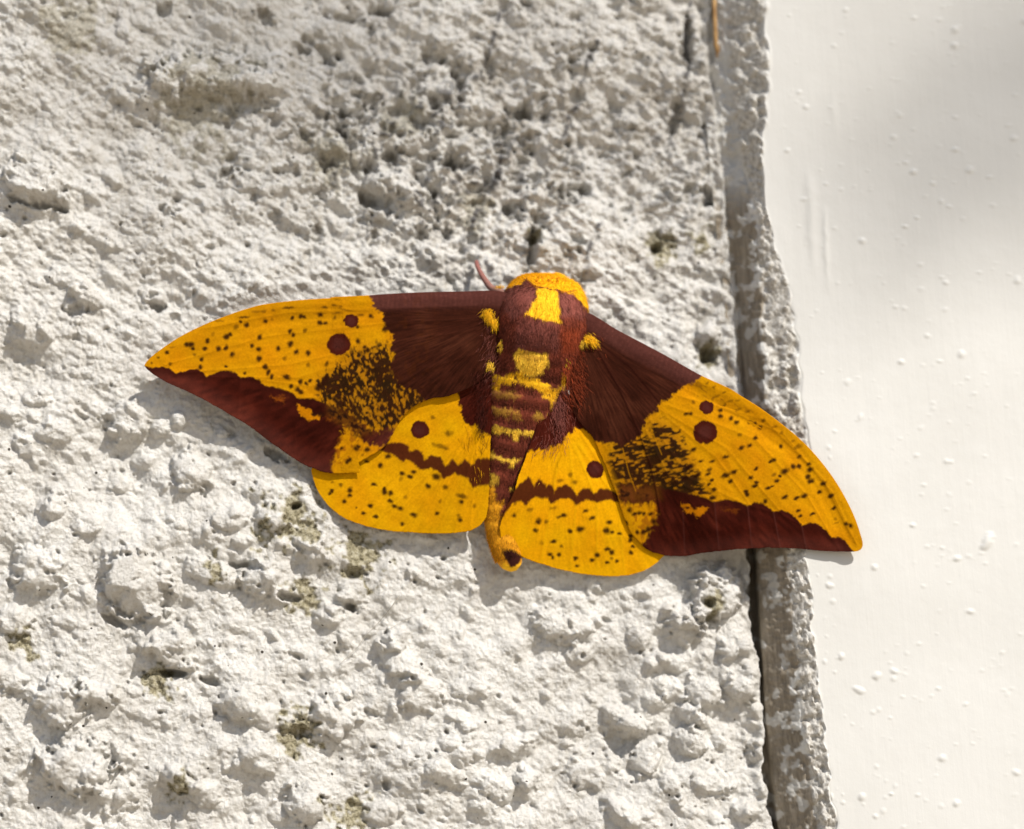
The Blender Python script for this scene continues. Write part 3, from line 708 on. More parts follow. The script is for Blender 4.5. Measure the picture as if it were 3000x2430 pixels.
def paint_LF(P):
    C = yellow_tex(P, YF, 3, rootLF)
    dlead = line_d(P, LF_lead)
    C = blend(C, YF * (1.02, 1.08, 1.2), 0.35 * sstep(34, 4, dlead))
    # vein creases
    vl = VLF
    _ = [[(840, 700), (600, 760), Z(1, (335, 795))[0]], [(830, 730), (620, 790), Z(1, (595, 825))[0]], [(820, 760), (650, 800), Z(1, (880, 830))[0]], [(830, 670), (560, 700), (340, 762)], [(850, 640), (600, 652), (420, 690)],
          [(880, 790), (800, 870), (700, 975)], [(900, 770), (780, 830), Z(1, (1370, 1005))[0]], Z(2, (880, 960), (760, 1080), (680, 1150), (560, 1260))]
    C = veins(C, P, vl, YF * 0.72, 1.5, 0.45)
    # flecks
    C = mottle(C, P, Z(2, (440, 560), (690, 540), (790, 880), (1120, 920), (1060, 1080), (900, 1160), (700, 1300), (330, 1220), (120, 1060), (60, 860), (260, 720)), 17, math.radians(70), 1.0, 24, 1.7)
    C = specks(C, P, 1, [(935, 385, 22), (760, 487, 24), (790, 465, 18), (845, 400, 18, 22, .6), (600, 520, 18, 22), (425, 550, 20), (465, 553, 26), (480, 582, 14), (260, 618, 17), (580, 585, 18), (695, 590, 20), (755, 575, 17, 20), (810, 632, 19, 23), (490, 632, 12, 0, .6),
                         (555, 678, 16), (540, 740, 16), (1090, 350, 18), (1045, 490, 18, 24), (980, 560, 18), (1035, 590, 18), (1040, 670, 20, 26), (1090, 738, 20, 24), (1115, 785, 16, 30), (1145, 825, 14, 20), (1200, 585, 18, 22), (1305, 545, 24, 28), (1300, 438, 18), (1330, 470, 14, 20), (1355, 612, 18, 24),
                         (1258, 668, 14, 18, .6), (1455, 625, 18, 24), (1455, 725, 15, 0, .6), (1430, 432, 14, 20, .7), (1392, 310, 18), (1425, 315, 14), (1320, 325, 14, 20), (1560, 295, 18), (1555, 365, 20), (1598, 370, 14), (1680, 325, 12, 18, .7), (1612, 712, 13, 24, .8), (1270, 825, 36, 20), (1390, 865, 20),
                         (1470, 855, 14), (1310, 905, 16, 20), (1365, 930, 22), (1395, 955, 20), (185, 660, 9, 0, .7), (130, 708, 11, 0, .7), (285, 712, 12, 0, .7), (920, 790, 12), (760, 735, 12), (650, 460, 14, 0, .4), (880, 355, 10), (1150, 335, 10, 0, .5), (1440, 880, 14), (1540, 920, 24), (1570, 880, 20), (1600, 840, 26)], BK, 0.35)
    C = specks(C, P, 1, [(910, 320, 46, 7, .8), (1285, 240, 54, 9, .8), (1010, 272, 42, 8, .45), (700, 350, 40, 6, .5), (1080, 268, 20, 9, .5), (1160, 262, 14, 9, .5), (1590, 235, 30, 6, .5), (1700, 285, 40, 6, .6), (1560, 290, 50, 5, .5), (300, 575, 30, 4, .4)], BK * 1.5, -0.05)
    C = specks(C, P, 2, [(540, 310, 18), (430, 522, 18, 22), (515, 600, 20), (485, 572, 15), (660, 420, 24), (150, 235, 20, 8, .6), (230, 215, 24, 10, .6), (280, 225, 16, 7, .5), (330, 260, 60, 5, .5), (450, 300, 26, 10, .7), (430, 400, 12)], BK, 0.2)
    # outer maroon band
    band = Z(1, (60, 735), (130, 747), (220, 737), (280, 757), (335, 797), (430, 767), (520, 760), (570, 790), (595, 825), (680, 785), (760, 770), (840, 790), (880, 830), (960, 825), (1040, 850), (1090, 905), (1200, 915), (1300, 950), (1370, 1005), (1500, 1010), (1600, 1045)) + \
        Z(2, (200, 1080), (300, 1110), (400, 1170), (500, 1240), (560, 1280), (660, 1270), (740, 1270), (760, 1290), (690, 1380), (620, 1440), (500, 1390), (400, 1300), (330, 1250), (285, 1300), (255, 1400), (240, 1500), (215, 1580), (230, 1660)) + Z(1, (1700, 1720), (1300, 1620), (600, 1160), (0, 800))
    cw = sstep(670, 720, P[:, 0]) if True else 0
    mk = pmask(P, band, 41, 2.2, 1.4) * (1 - cw) + pmask(P, band, 41, 6, 6.5) * cw
    t = maroon_tex(P, 43, rootLF)
    dl = line_d(P, LF_trail); t = t * (0.85 + 0.25 * sstep(60, 0, dl))[:, None] + (sstep(46, 4, dl) * 0.020)[:, None] * np.array((1, .36, .28))
    C = C * (1 - mk[:, None]) + t * mk[:, None]
    dsc = line_d(P, band[:24]); C = blend(C, MD, mk * 0.7 * sstep(16, 3, dsc))
    op = pmask(P, Z(1, (1360, 1050), (1470, 1105), (1500, 1140), (1560, 1150), (1560, 1195), (1440, 1188), (1385, 1145)), 45, 2.5, 3.5); C = blend(C, YF * (0.95, 0.8, 1), op)
    op = pmask(P, Z(1, (1140, 985), (1270, 1000), (1250, 1040), (1180, 1035)), 46, 5, 5); C = blend(C, RUST * 1.15, 0.75 * op)
    op = pmask(P, Z(1, (1600, 1170), (1690, 1165), (1690, 1195), (1610, 1195)), 47, 4, 5); C = blend(C, RUST * 0.9, 0.7 * op)
    C = specks(C, P, 1, [(1505, 1140, 22, 18), (1560, 1140, 30, 20)], BK)
    # rusty flecks in the corner
    crn = pmask(P, Z(2, (330, 1250), (400, 1300), (500, 1390), (300, 1560), (215, 1580), (255, 1400), (285, 1300)), 49, 6, 4)
    n_ = vnoise(P[:, 0], P[:, 1], 7, 50); C = blend(C, RUST, crn * 0.6 * sstep(0.1, 0.6, n_ + 0.3 * sstep(30, 0, line_d(P, Z(2, (330, 1250), (285, 1300), (255, 1400), (240, 1500))))))
    C = specks(C, P, 7, [(555, 330, 24), (580, 312, 16), (655, 338, 24, 18), (505, 425, 15), (485, 442, 17), (440, 330, 12), (612, 385, 10, 0, .6)])
    C = mottle(C, P, Z(2, (180, 1060), (420, 1180), (560, 1300), (420, 1330), (300, 1240), (180, 1150)), 57, math.radians(50), 0.8, 16, 1.6)
    # base patch
    bp_ = Z(2, (528, 60), (535, 150), (560, 210), (590, 262), (650, 285), (640, 350), (668, 430), (722, 462), (730, 520), (702, 590), (742, 640), (702, 760), (742, 840), (770, 905), (880, 925), (960, 985), (1030, 1060), (1900, 1100), (1900, 0))
    mk = pmask(P, bp_, 51, 3.0, 3.6)
    t = np.array((0.80, 1.35, 1.3)) * maroon_tex(P, 53, rootLF)
    cst = sstep(44, 18, dlead); rib = 0.5 + 0.5 * np.sin(P[:, 0] * 0.62 + 3 * vnoise(P[:, 0], P[:, 1], 20, 3))
    t = t * (1 - 0.85 * cst[:, None]) + 0.85 * cst[:, None] * MP * (0.80 + 0.35 * rib[:, None] * vnoise(P[:, 0], P[:, 1], 5, 8)[:, None] ** 2 + 0.08 * rib[:, None])
    C = C * (1 - mk[:, None]) + t * mk[:, None]
    rs = mk * sstep(0.1, 0.7, vnoise(P[:, 0], P[:, 1], 9, 55) + 0.5 * vnoise(P[:, 0], P[:, 1], 30, 56)) * sstep(80, 10, abs(P[:, 0] - 860)) * 0.10; C = blend(C, RUST * 0.6, rs)
    C = spot(C, P, Z(2, (268, 548))[0], 97 * zs(2), 93 * zs(2), 61)
    C = spot(C, P, Z(2, (375, 352))[0], 66 * zs(2), 53 * zs(2), 62)
    return C


def paint_RF(P):
    C = yellow_tex(P, YF * 1.03, 103, rootRF)
    dlead = line_d(P, RF_lead)
    C = blend(C, YF * (1.05, 1.12, 1.2), 0.35 * sstep(34, 4, dlead))
    v = [[(1385, 860), (1520, 940), (1640, 1080)] + Z(6, (1010, 1275)), [(1390, 870), (1500, 960), (1570, 1060)] + Z(6, (770, 1160)), [(1400, 850), (1580, 920), (1690, 1040)] + Z(6, (1260, 1375)), [(1360, 880), (1440, 1000)] + Z(6, (550, 1105)), [(1420, 830), (1600, 880), (1720, 1000), (1780, 1120)],
         [(1500, 850), (1640, 910), (1740, 1030), (1792, 1140)], [(1350, 900), (1400, 1000)] + Z(6, (270, 1075))]
    C = veins(C, P, v, YF * 0.70, 1.6, 0.5)
    for ln in v[:3]: C = blend(C, YF * (1.08, 1.2, 1), 0.35 * np.exp(-((line_d(P, np.array(ln) - (9, -2))) / 5) ** 2))
    C = mottle(C, P, Z(5, (850, 930), (1000, 940), (1140, 1040), (1200, 1200), (1270, 1340), (1310, 1500), (1400, 1600), (950, 1620), (640, 1560), (520, 1300), (560, 1100), (800, 1100)), 117, math.radians(-12), 0.93, 24, 2.4)
    C = specks(C, P, 6, [(410, 365, 20), (457, 398, 20, 16), (320, 350, 20, 16), (320, 300, 18, 14), (570, 400, 20, 15), (612, 412, 16), (655, 440, 18), (680, 385, 18, 12, .7), (485, 505, 20, 12, .6), (615, 533, 20, 16), (570, 597, 24, 13), (500, 615, 30, 14), (832, 605, 16), (990, 690, 22, 13, .8), (940, 775, 24), (985, 775, 18),
                         (865, 815, 36, 26), (1080, 800, 32, 20), (1060, 860, 22), (1085, 900, 30, 18), (1070, 755, 18, 13), (1190, 918, 28, 18), (1160, 990, 24, 12), (1257, 1025, 28, 15), (1280, 1130, 20, 13), (1300, 1215, 14, 9, .4), (1300, 1250, 30, 5, .4), (1385, 1258, 22, 17), (1422, 1278, 18), (745, 732, 16), (778, 716, 18), (800, 893, 24, 14), (720, 957, 22, 12),
                         (758, 940, 18, 8), (580, 868, 22, 14), (620, 795, 24, 13), (610, 938, 28, 12), (625, 908, 16, 10), (535, 985, 22, 14), (545, 1012, 22, 15), (365, 693, 30, 12), (250, 732, 24, 13), (155, 728, 26, 10), (225, 800, 24, 13, .8), (215, 835, 26, 13), (365, 848, 40, 17), (435, 820, 32, 17), (405, 900, 20, 15), (120, 845, 36, 16), (250, 888, 20, 11),
                         (265, 972, 28, 13), (225, 925, 16, 10), (865, 1033, 28, 15), (965, 1042, 30, 9), (1032, 1022, 34, 18), (985, 1148, 20, 10), (998, 1195, 18, 10), (1100, 1178, 24, 11), (700, 1068, 18), (255, 1040, 32, 17), (95, 630, 24, 16), (60, 770, 44, 20), (15, 870, 36, 18), (775, 840, 16, 10, .6), (840, 490, 16, 9, .5), (780, 435, 24, 8, .5), (560, 305, 22, 8, .6),
                         (980, 605, 36, 14, .55), (935, 560, 12, 8, .5), (30, 330, 20, 12), (70, 325, 16, 12), (90, 230, 14, 0, .6), (290, 180, 30, 7, .5), (400, 220, 34, 7, .5), (350, 145, 20, 6, .6), (210, 65, 14, 6, .6), (265, 100, 18, 6, .6), (470, 215, 20, 7, .5), (820, 855, 12), (475, 290, 24, 6, .5)], BK, -0.42)
    n_ = vnoise(P[:, 0] * 0.8 + P[:, 1] * 0.6, (P[:, 1] * 0.8 - P[:, 0] * 0.6) * 2.2, 9, 120); C = blend(C, MA * 1.5, 0.4 * sstep(0.35, 0.7, n_) * sstep(50, 30, dlead) * sstep(4, 18, dlead) * sstep(1640, 1500, P[:, 0]))
    band = Z(8, (1178, 650), (1250, 640), (1350, 665), (1480, 655)) + Z(6, (60, 1008), (140, 1022), (230, 1060), (270, 1077), (350, 1055), (430, 1060), (500, 1087), (550, 1107), (600, 1080), (680, 1087), (740, 1130), (770, 1162), (830, 1140), (900, 1160), (960, 1210), (1010, 1277), (1080, 1247), (1150, 1267), (1210, 1312),
               (1260, 1377), (1320, 1370), (1370, 1400), (1425, 1465), (1455, 1500), (1460, 1600), (0, 1700)) + Z(8, (1400, 1300), (1395, 1160), (1425, 1060), (1500, 960), (1520, 860), (1510, 795), (1400, 790), (1270, 812), (1190, 775))
    cw = sstep(1400, 1350, P[:, 0]) if True else 0
    mk = pmask(P, band, 141, 2.2, 1.4) * (1 - cw) + pmask(P, band, 141, 6, 6.5) * cw; t = maroon_tex(P, 143, rootRF)
    dl = line_d(P, RF_trail); t = t + (sstep(40, 6, dl) * sstep(1330, 1420, P[:, 0]) * 0.018)[:, None] * np.array((1, .36, .28))
    C = C * (1 - mk[:, None]) + t * mk[:, None]
    C = blend(C, MD, mk * 0.6 * sstep(16, 3, line_d(P, band[3:28])))
    C = veins(C, P, [[Z(6, (270, 1077))[0], Z(6, (310, 1500))[0]], [Z(6, (550, 1110))[0], Z(6, (590, 1480))[0]], [Z(6, (770, 1165))[0], Z(6, (830, 1470))[0]], [Z(6, (0, 1100))[0], Z(6, (20, 1540))[0]], [Z(6, (1010, 1280))[0], Z(6, (1050, 1480))[0]]], MP * 0.9, 1.5, 0.35)
    op = pmask(P, Z(6, (-20, 1085), (40, 1090), (100, 1125), (220, 1115), (215, 1150), (180, 1165), (140, 1200), (80, 1170), (20, 1165)), 145, 3, 4); C = blend(C, YF * (0.95, 0.75, 1), op)
    op = pmask(P, Z(6, (330, 1130), (480, 1140), (460, 1160), (380, 1162)), 146, 5, 4); C = blend(C, RUST * 0.9, 0.55 * op)
    C = specks(C, P, 6, [(40, 1120, 20, 10), (105, 1130, 16, 12)], MD)
    crn = pmask(P, Z(8, (1300, 800), (1510, 800), (1520, 860), (1500, 960), (1425, 1060), (1385, 1130), (1320, 1000)), 149, 6, 4)
    n_ = vnoise(P[:, 0], P[:, 1], 7, 150); C = blend(C, RUST, crn * 0.6 * sstep(0.0, 0.6, n_ + 0.4 * sstep(26, 0, line_d(P, Z(8, (1400, 1140), (1425, 1060), (1500, 960), (1520, 860))))))
    C = specks(C, P, 8, [(1285, 855, 18), (1325, 885, 20, 14), (1365, 880, 22, 14), (1410, 885, 14), (1465, 890, 22, 13), (1490, 950, 20), (1445, 1015, 24), (1405, 1040, 18), (1352, 1042, 16), (1258, 965, 16, 20)], BK, -0.2)
    C = mottle(C, P, Z(8, (1180, 640), (1550, 640), (1560, 760), (1350, 800), (1200, 790)), 157, 0.0, 0.6, 14, 2)
    bp_ = Z(5, (1380, 540), (1330, 578), (1250, 640), (1185, 660), (1120, 722), (1060, 762), (980, 800), (955, 835), (940, 890), (860, 930), (832, 1000), (805, 1090), (720, 1150), (630, 1185), (560, 1150), (380, 1140), (0, 1000), (0, -100), (600, -100))
    mk = pmask(P, bp_, 151, 3.0, 3.6); t = np.array((0.80, 1.35, 1.3)) * maroon_tex(P, 153, rootRF)
    cst = sstep(46, 20, dlead); uu = (P[:, 0] * 0.88 + P[:, 1] * 0.47); rib = 0.5 + 0.5 * np.sin(uu * 0.62 + 3 * vnoise(P[:, 0], P[:, 1], 20, 4))
    t = t * (1 - 0.85 * cst[:, None]) + 0.85 * cst[:, None] * MP * (0.88 + 0.35 * rib[:, None] * vnoise(P[:, 0], P[:, 1], 5, 9)[:, None] ** 2 + 0.06 * rib[:, None])
    C = C * (1 - mk[:, None]) + t * mk[:, None]
    C = veins(C, P, [Z(5, (440, 380), (620, 700), (780, 1050), (880, 1340), (930, 1560), (960, 1736)), Z(5, (420, 290), (700, 500), (950, 800))], MD * 0.5, 2.2, 0.75)
    C = veins(C, P, [Z(5, (850, 940), (900, 1060), (980, 1250)), Z(5, (950, 830), (1100, 960), (1140, 1030)), Z(5, (650, 1200), (700, 1400), (760, 1560))], YF * 0.8, 1.2, 0.6)
    C = spot(C, P, Z(5, (1347, 1062))[0], 97 * zs(5), 97 * zs(5), 161)
    C = spot(C, P, Z(5, (1360, 850))[0], 58 * zs(5), 57 * zs(5), 162)
    return C


rootLH, rootRH = (1060, 790), (1150, 830)


def paint_LH(P):
    C = yellow_tex(P, YH, 203, rootLH)
    C = veins(C, P, [[(1000, 900), x] for x in Z(7, (700, 990), (960, 1030), (1190, 1045), (1390, 1040), (1520, 1020))], YH * 0.82, 1.6, 0.4)
    C = specks(C, P, 7, [(830, 400, 26, 20), (765, 478, 20), (650, 440, 16), (1045, 530, 24, 16), (1015, 570, 24, 17), (950, 545, 24, 16), (940, 590, 16, 0, .5), (1240, 575, 38, 28), (1170, 648, 26, 18), (1315, 660, 20, 0, .8), (1455, 735, 48, 18, .75), (1450, 785, 20, 16), (1440, 935, 20), (1430, 900, 14, 0, .6), (1245, 878, 16), (1270, 780, 14, 0, .6), (975, 742, 16, 0, .5),
                         (1048, 895, 28, 17), (950, 972, 19, 15), (935, 840, 26, 17), (885, 822, 24, 15), (850, 778, 24, 16), (850, 712, 19), (800, 702, 24), (795, 675, 16), (710, 635, 26, 12), (510, 685, 18, 24), (505, 730, 18), (458, 780, 15), (430, 640, 14, 0, .7), (355, 692, 16), (335, 712, 14), (680, 818, 22, 16), (620, 882, 18, 12), (725, 912, 22, 14),
                         (1565, 820, 13, 18, .6), (1335, 208, 24, 0, .7), (1370, 200, 14, 0, .4), (1215, 295, 14, 0, .5), (1270, 312, 44, 16, .6), (1320, 328, 24, 18, .6), (1210, 70, 16, 0, .6), (558, 830, 8), (360, 615, 9, 0, .5), (905, 95, 20, 14), (870, 95, 14)], BK, 0.2)
    band = Z(7, (770, 335), (860, 297), (930, 290), (985, 320), (1000, 382), (1060, 355), (1110, 375), (1135, 455), (1200, 402), (1260, 417), (1295, 465), (1315, 512), (1380, 445), (1425, 490), (1480, 440), (1535, 500), (1600, 430), (1750, 440), (1750, 620), (1600, 632), (1550, 650), (1520, 570), (1430, 545), (1400, 520), (1310, 572), (1270, 522),
                   (1200, 480), (1110, 502), (1050, 440), (990, 400), (955, 432), (900, 380), (820, 350))
    mk = sstep(-6.5, -1.0, poly_sd(fuzzy(P, 241, 1.6), band)); C = blend(C, MA * 1.25, mk * 0.97)
    bp_ = Z(2, (1265, 940), (1290, 1010), (1297, 1120), (1330, 1195), (1400, 1245), (1440, 1230), (1480, 1300), (1570, 1340), (1800, 1200), (1800, 700), (1300, 700))
    mk = pmask(P, bp_, 251, 3, 4); C = C * (1 - mk[:, None]) + maroon_tex(P, 253, rootLH) * mk[:, None]
    C = spot(C, P, Z(7, (1100, 172))[0], 74 * zs(7), 77 * zs(7), 261)
    return C


def paint_RH(P):
    C = yellow_tex(P, YH * 1.16, 303, rootRH)
    C = veins(C, P, [[(1190, 930), Z(8, (835, 780))[0], Z(8, (785, 1340))[0]], [(1200, 930), Z(8, (1010, 770))[0], Z(8, (1010, 1390))[0]], [(1210, 930), Z(8, (1180, 770))[0], Z(8, (1245, 1400))[0]], [(1170, 950), Z(8, (630, 780))[0], Z(8, (540, 1290))[0]]], YH * (1.08, 1.25, 1.5), 1.6, 0.45)
    C = veins(C, P, [Z(8, (700, 400), (650, 520), (630, 660)), Z(8, (860, 200), (980, 380), (1160, 660))], YH * 0.75, 2.5, 0.5)
    C = specks(C, P, 8, [(305, 900, 18), (440, 852, 26, 14, .6), (515, 940, 24, 18, .8), (510, 962, 24, 14, .9), (578, 950, 16, 13, .7), (490, 1025, 20, 18, .9), (540, 1130, 14, 0, .4), (640, 1120, 28, 15), (610, 1232, 19, 15), (635, 1255, 15), (685, 1230, 15), (710, 1160, 13, 10, .7), (690, 912, 24, 10, .8), (730, 898, 26, 14), (780, 1032, 24, 18), (868, 1018, 36, 24),
                         (912, 862, 24, 16), (968, 925, 26, 16), (1115, 960, 26, 15), (1090, 1028, 28), (1135, 1042, 18, 14), (1200, 1050, 20, 13), (1095, 1188, 26, 17), (1135, 1212, 20), (1015, 1235, 20), (970, 1275, 22, 14), (830, 1265, 20, 15), (842, 1330, 18, 13), (1095, 1300, 17, 13), (1135, 1265, 12, 0, .6), (1180, 1290, 18, 14), (1295, 1072, 18, 14), (1290, 1110, 18),
                         (1315, 1165, 18, 13), (1298, 1215, 18), (780, 555, 18, 0, .6), (695, 605, 24, 16, .6), (820, 620, 20, 0, .7), (640, 838, 34, 10, .5), (318, 800, 12, 16, .6)], BK, -0.15)
    band = Z(8, (210, 780), (300, 720), (370, 640), (430, 590), (462, 650), (470, 690), (520, 605), (560, 640), (570, 700), (600, 645), (630, 670), (642, 735), (690, 670), (750, 655), (800, 690), (835, 755), (890, 685), (940, 685), (988, 738), (1030, 690), (1100, 690), (1200, 735), (1200, 775), (1100, 750), (1015, 778), (990, 765), (920, 750), (850, 785), (830, 792),
                   (780, 745), (700, 740), (650, 770), (620, 785), (600, 735), (540, 745), (480, 722), (400, 795), (370, 760), (280, 782), (190, 930), (120, 900))
    mk = sstep(-6.5, -1.0, poly_sd(fuzzy(P, 341, 1.6), band)); C = blend(C, MA * 1.25, mk * 0.97)
    bp_ = Z(8, (300, 420), (430, 350), (560, 345), (620, 308), (650, 330), (720, 280), (785, 205), (812, 168), (900, 165), (960, 225), (1050, 250), (1160, 210), (1300, 210), (1100, -400), (300, -400))
    mk = pmask(P, bp_, 351, 3, 4); C = C * (1 - mk[:, None]) + maroon_tex(P, 353, rootRH) * mk[:, None]
    C = spot(C, P, Z(8, (992, 512))[0], 74 * zs(8), 77 * zs(8), 361)
    return C


def col_mat(rough=0.55, sheen=0.25, bscale=1500.0, bstr=0.25, var=0.12, spec=0.25):
    def f(nt, b):
        L = nt.links
        a = nd(nt, 'ShaderNodeAttribute', attribute_name='Col')
        tc = nd(nt, 'ShaderNodeTexCoord')
        n = nd(nt, 'ShaderNodeTexNoise', Scale=bscale, Detail=4.0, Roughness=0.6); L.new(tc.outputs['Object'], n.inputs['Vector'])
        r_ = nd(nt, 'ShaderNodeMapRange'); r_.inputs[1].default_value = 0.3; r_.inputs[2].default_value = 0.7; r_.inputs[3].default_value = 1 - var; r_.inputs[4].default_value = 1 + var
        L.new(n.outputs[0], r_.inputs[0])
        mx = nd(nt, 'ShaderNodeMix', data_type='RGBA', blend_type='MULTIPLY'); mx.inputs[0].default_value = 1
        L.new(a.outputs['Color'], mx.inputs[6]); L.new(r_.outputs[0], mx.inputs[7])
        L.new(mx.outputs[2], b.inputs['Base Color'])
        b.inputs['Roughness'].default_value = rough; b.inputs['Specular IOR Level'].default_value = spec
        b.inputs['Sheen Weight'].default_value = sheen; b.inputs['Sheen Roughness'].default_value = 0.4
        b.inputs['Sheen Tint'].default_value = (1, 0.85, 0.7, 1)
        bp = nd(nt, 'ShaderNodeBump', Strength=bstr, Distance=0.0002); L.new(n.outputs[0], bp.inputs['Height']); L.new(bp.outputs[0], b.inputs['Normal'])
    return f


M_wing = mat('wing_scales', col_mat(0.8, 0.0, 2600.0, 0.22, 0.12, 0.02))
M_fur = mat('moth_fur', col_mat(0.7, 0.05, 3000.0, 0.1, 0.12, 0.10))
M_body = mat('moth_skin', col_mat(0.75, 0.1, 2500.0, 0.4, 0.15, 0.1))
ORG = at(np.array(1110.0), np.array(860.0), 0.004)
moth = empty('moth', tuple(ORG))
tag(moth, 'large yellow and maroon spotted moth resting with wings spread on the wall', 'moth')


def wing(name, lead, trail, hf, paint, ns, nt_, root, nfold, amp, vl):
    lbl = None
    A = resample(lead, ns); B = resample(trail, ns)
    wear = (0.8 * vnoise(B[:, 0], B[:, 1], 4, 5) + 0.9 * vnoise(B[:, 0], B[:, 1], 17, 6)) * np.sin(np.pi * np.linspace(0, 1, ns)) ** 0.5
    nrm = np.gradient(B, axis=0); nrm = np.stack([-nrm[:, 1], nrm[:, 0]], 1) / (np.linalg.norm(nrm, axis=1)[:, None] + 1e-9); B = B + nrm * wear[:, None]
    t = np.linspace(0, 1, nt_)
    PXY = A[:, None, :] * (1 - t)[None, :, None] + B[:, None, :] * t[None, :, None]
    P = PXY.reshape(-1, 2)
    h = hf(P[:, 0], P[:, 1]) * MM
    a = np.arctan2(P[:, 1] - root[1], P[:, 0] - root[0]); rr = np.hypot(P[:, 0] - root[0], P[:, 1] - root[1])
    a = np.where(a < -2, a + 2 * np.pi, a)
    fold = np.cos(a * nfold * 2) * sstep(60, 420, rr) * amp + 0.5 * np.cos(a * nfold * 4.3 + 1) * sstep(120, 500, rr) * amp
    lift = 0.45 * sstep(34, 8, line_d(P, lead)) - 0.18 * np.exp(-((line_d(P, lead) - 42) / 8) ** 2)
    h = h + (fold + lift * (0.35 if nfold < 9 else 0.6)) * MM + 0.05 * MM * vnoise(P[:, 0], P[:, 1], 16, 3)
    for ln in vl:
        d_ = line_d(P, ln); h = h + 0.038 * MM * np.exp(-(d_ / 2.6) ** 2) - 0.025 * MM * np.exp(-((d_ - 8) / 5) ** 2)
    Vt = at(P[:, 0], P[:, 1], h)
    C = paint(P)
    # underside: coarser sheet sharing the margins
    kb = np.linspace(0, nt_ - 1, 9).astype(int)
    Vb = Vt.reshape(ns, nt_, 3)[:, kb].copy(); Vb[:, 1:-1, 1] += 0.16 * MM; Vb[:, [0, -1], 1] += 0.10 * MM
    Cb = C.reshape(ns, nt_, 3)[:, kb]
    nb_ = ns * nt_
    F = [grid_faces(ns, nt_), grid_faces(ns, 9, nb_, True)]
    i = np.arange(ns - 1)
    F.append(np.stack([i * nt_, (i + 1) * nt_, nb_ + (i + 1) * 9, nb_ + i * 9], 1)[:, ::-1])
    F.append(np.stack([i * nt_ + nt_ - 1, (i + 1) * nt_ + nt_ - 1, nb_ + (i + 1) * 9 + 8, nb_ + i * 9 + 8], 1))
    F = np.vstack(F)
    o = make(name, np.vstack([Vt, Vb.reshape(-1, 3)]), F, M_wing, moth, origin=ORG, cols=np.vstack([C, Cb.reshape(-1, 3)]))
    if lbl: o['label'] = lbl
    return o


wing('forewing', LF_lead, LF_trail, hLF, paint_LF, 470, 185, rootLF, 10, 0.06, VLF)
wing('forewing', RF_lead, RF_trail, hRF, paint_RF, 470, 185, rootRF, 10, 0.09, VRF)
wing('hindwing', LH_lead, LH_trail, hLH, paint_LH, 300, 170, rootLH, 8, 0.06, VLH)
wing('hindwing', RH_lead, RH_trail, hRH, paint_RH, 300, 170, rootRH, 8, 0.07, VRH)

# ---- body
SEC = np.array([  # x, y, half width, centre height mm, half height mm
    (1143, 571, 6, 6.0, 0.8), (1143, 576, 34, 6.2, 2.6), (1142, 586, 58, 6.4, 4.0), (1141, 604, 78, 6.6, 5.0), (1140, 630, 90, 6.8, 5.7), (1137, 668, 95, 7.0, 6.0), (1130, 706, 90, 7.0, 5.8),
    (1120, 742, 84, 6.4, 5.4), (1111, 775, 82, 5.6, 5.0), (1105, 810, 81, 5.2, 4.7), (1098, 850, 77, 4.9, 4.3), (1090, 890, 70, 4.5, 3.8), (1080, 930, 62, 4.1, 3.3), (1070, 970, 52, 3.7, 2.9),
    (1060, 1010, 45, 3.4, 2.5), (1053, 1050, 40, 3.1, 2.2), (1051, 1090, 36, 2.9, 2.0), (1055, 1130, 32, 2.8, 1.9), (1064, 1164, 28, 2.7, 1.8), (1072, 1186, 21, 2.6, 1.5), (1075, 1197, 5, 2.5, 0.5)], float)
NB, NA = 330, 120
sec = np.stack([np.interp(np.linspace(0, len(SEC) - 1, NB), np.arange(len(SEC)), SEC[:, k]) for k in range(5)], 1)
kern = np.hanning(21); kern /= kern.sum()
for k in range(5):
    p = np.r_[np.full(10, sec[0, k]), sec[:, k], np.full(10, sec[-1, k])]; sec[:, k] = np.convolve(p, kern, 'valid')
th = np.linspace(0, 2 * np.pi, NA, endpoint=False)
# abdomen rings: small swelling per segment
ring = 1 + 0.025 * np.sin((sec[:, 1] - 760) / 33 * 2 * np.pi) * sstep(770, 800, sec[:, 1]) * sstep(1180, 1100, sec[:, 1])
bx = sec[:, 0, None] + sec[:, 2, None] * ring[:, None] * np.cos(th)[None]
tang = np.gradient(sec[:, :2], axis=0); tang /= np.linalg.norm(tang, axis=1)[:, None]
by = sec[:, 1, None] - 0 * bx + (sec[:, 2, None] * np.cos(th)[None]) * (-tang[:, 0, None]) * 0.9
def lobes(x, y):
    g = lambda cx, cy, a, b: np.exp(-(((x - cx) / a) ** 2 + ((y - cy) / b) ** 2))
    return 0.55 * g(1086, 630, 30, 32) + 0.55 * g(1196, 664, 30, 44) + 0.35 * g(1135, 705, 40, 26) + 0.7 * g(1112, 765, 32, 22) - 0.35 * g(1118, 738, 46, 7) - 0.3 * g(1168, 660, 6, 50) - 0.3 * g(1116, 640, 6, 34) + 0.35 * g(1145, 588, 60, 14)


bh = sec[:, 3, None] + sec[:, 4, None] * ring[:, None] * np.sin(th)[None] + lobes(bx, by) * np.clip(np.sin(th), 0, 1)[None]
YB = np.array((0.86, 0.46, 0.012)); YO = np.array((0.86, 0.43, 0.004)); YP = np.array((0.88, 0.54, 0.045)); MB = np.array((0.165, 0.034, 0.018)); MBP = np.array((0.21, 0.064, 0.050)); MR = np.array((0.27, 0.045, 0.014))


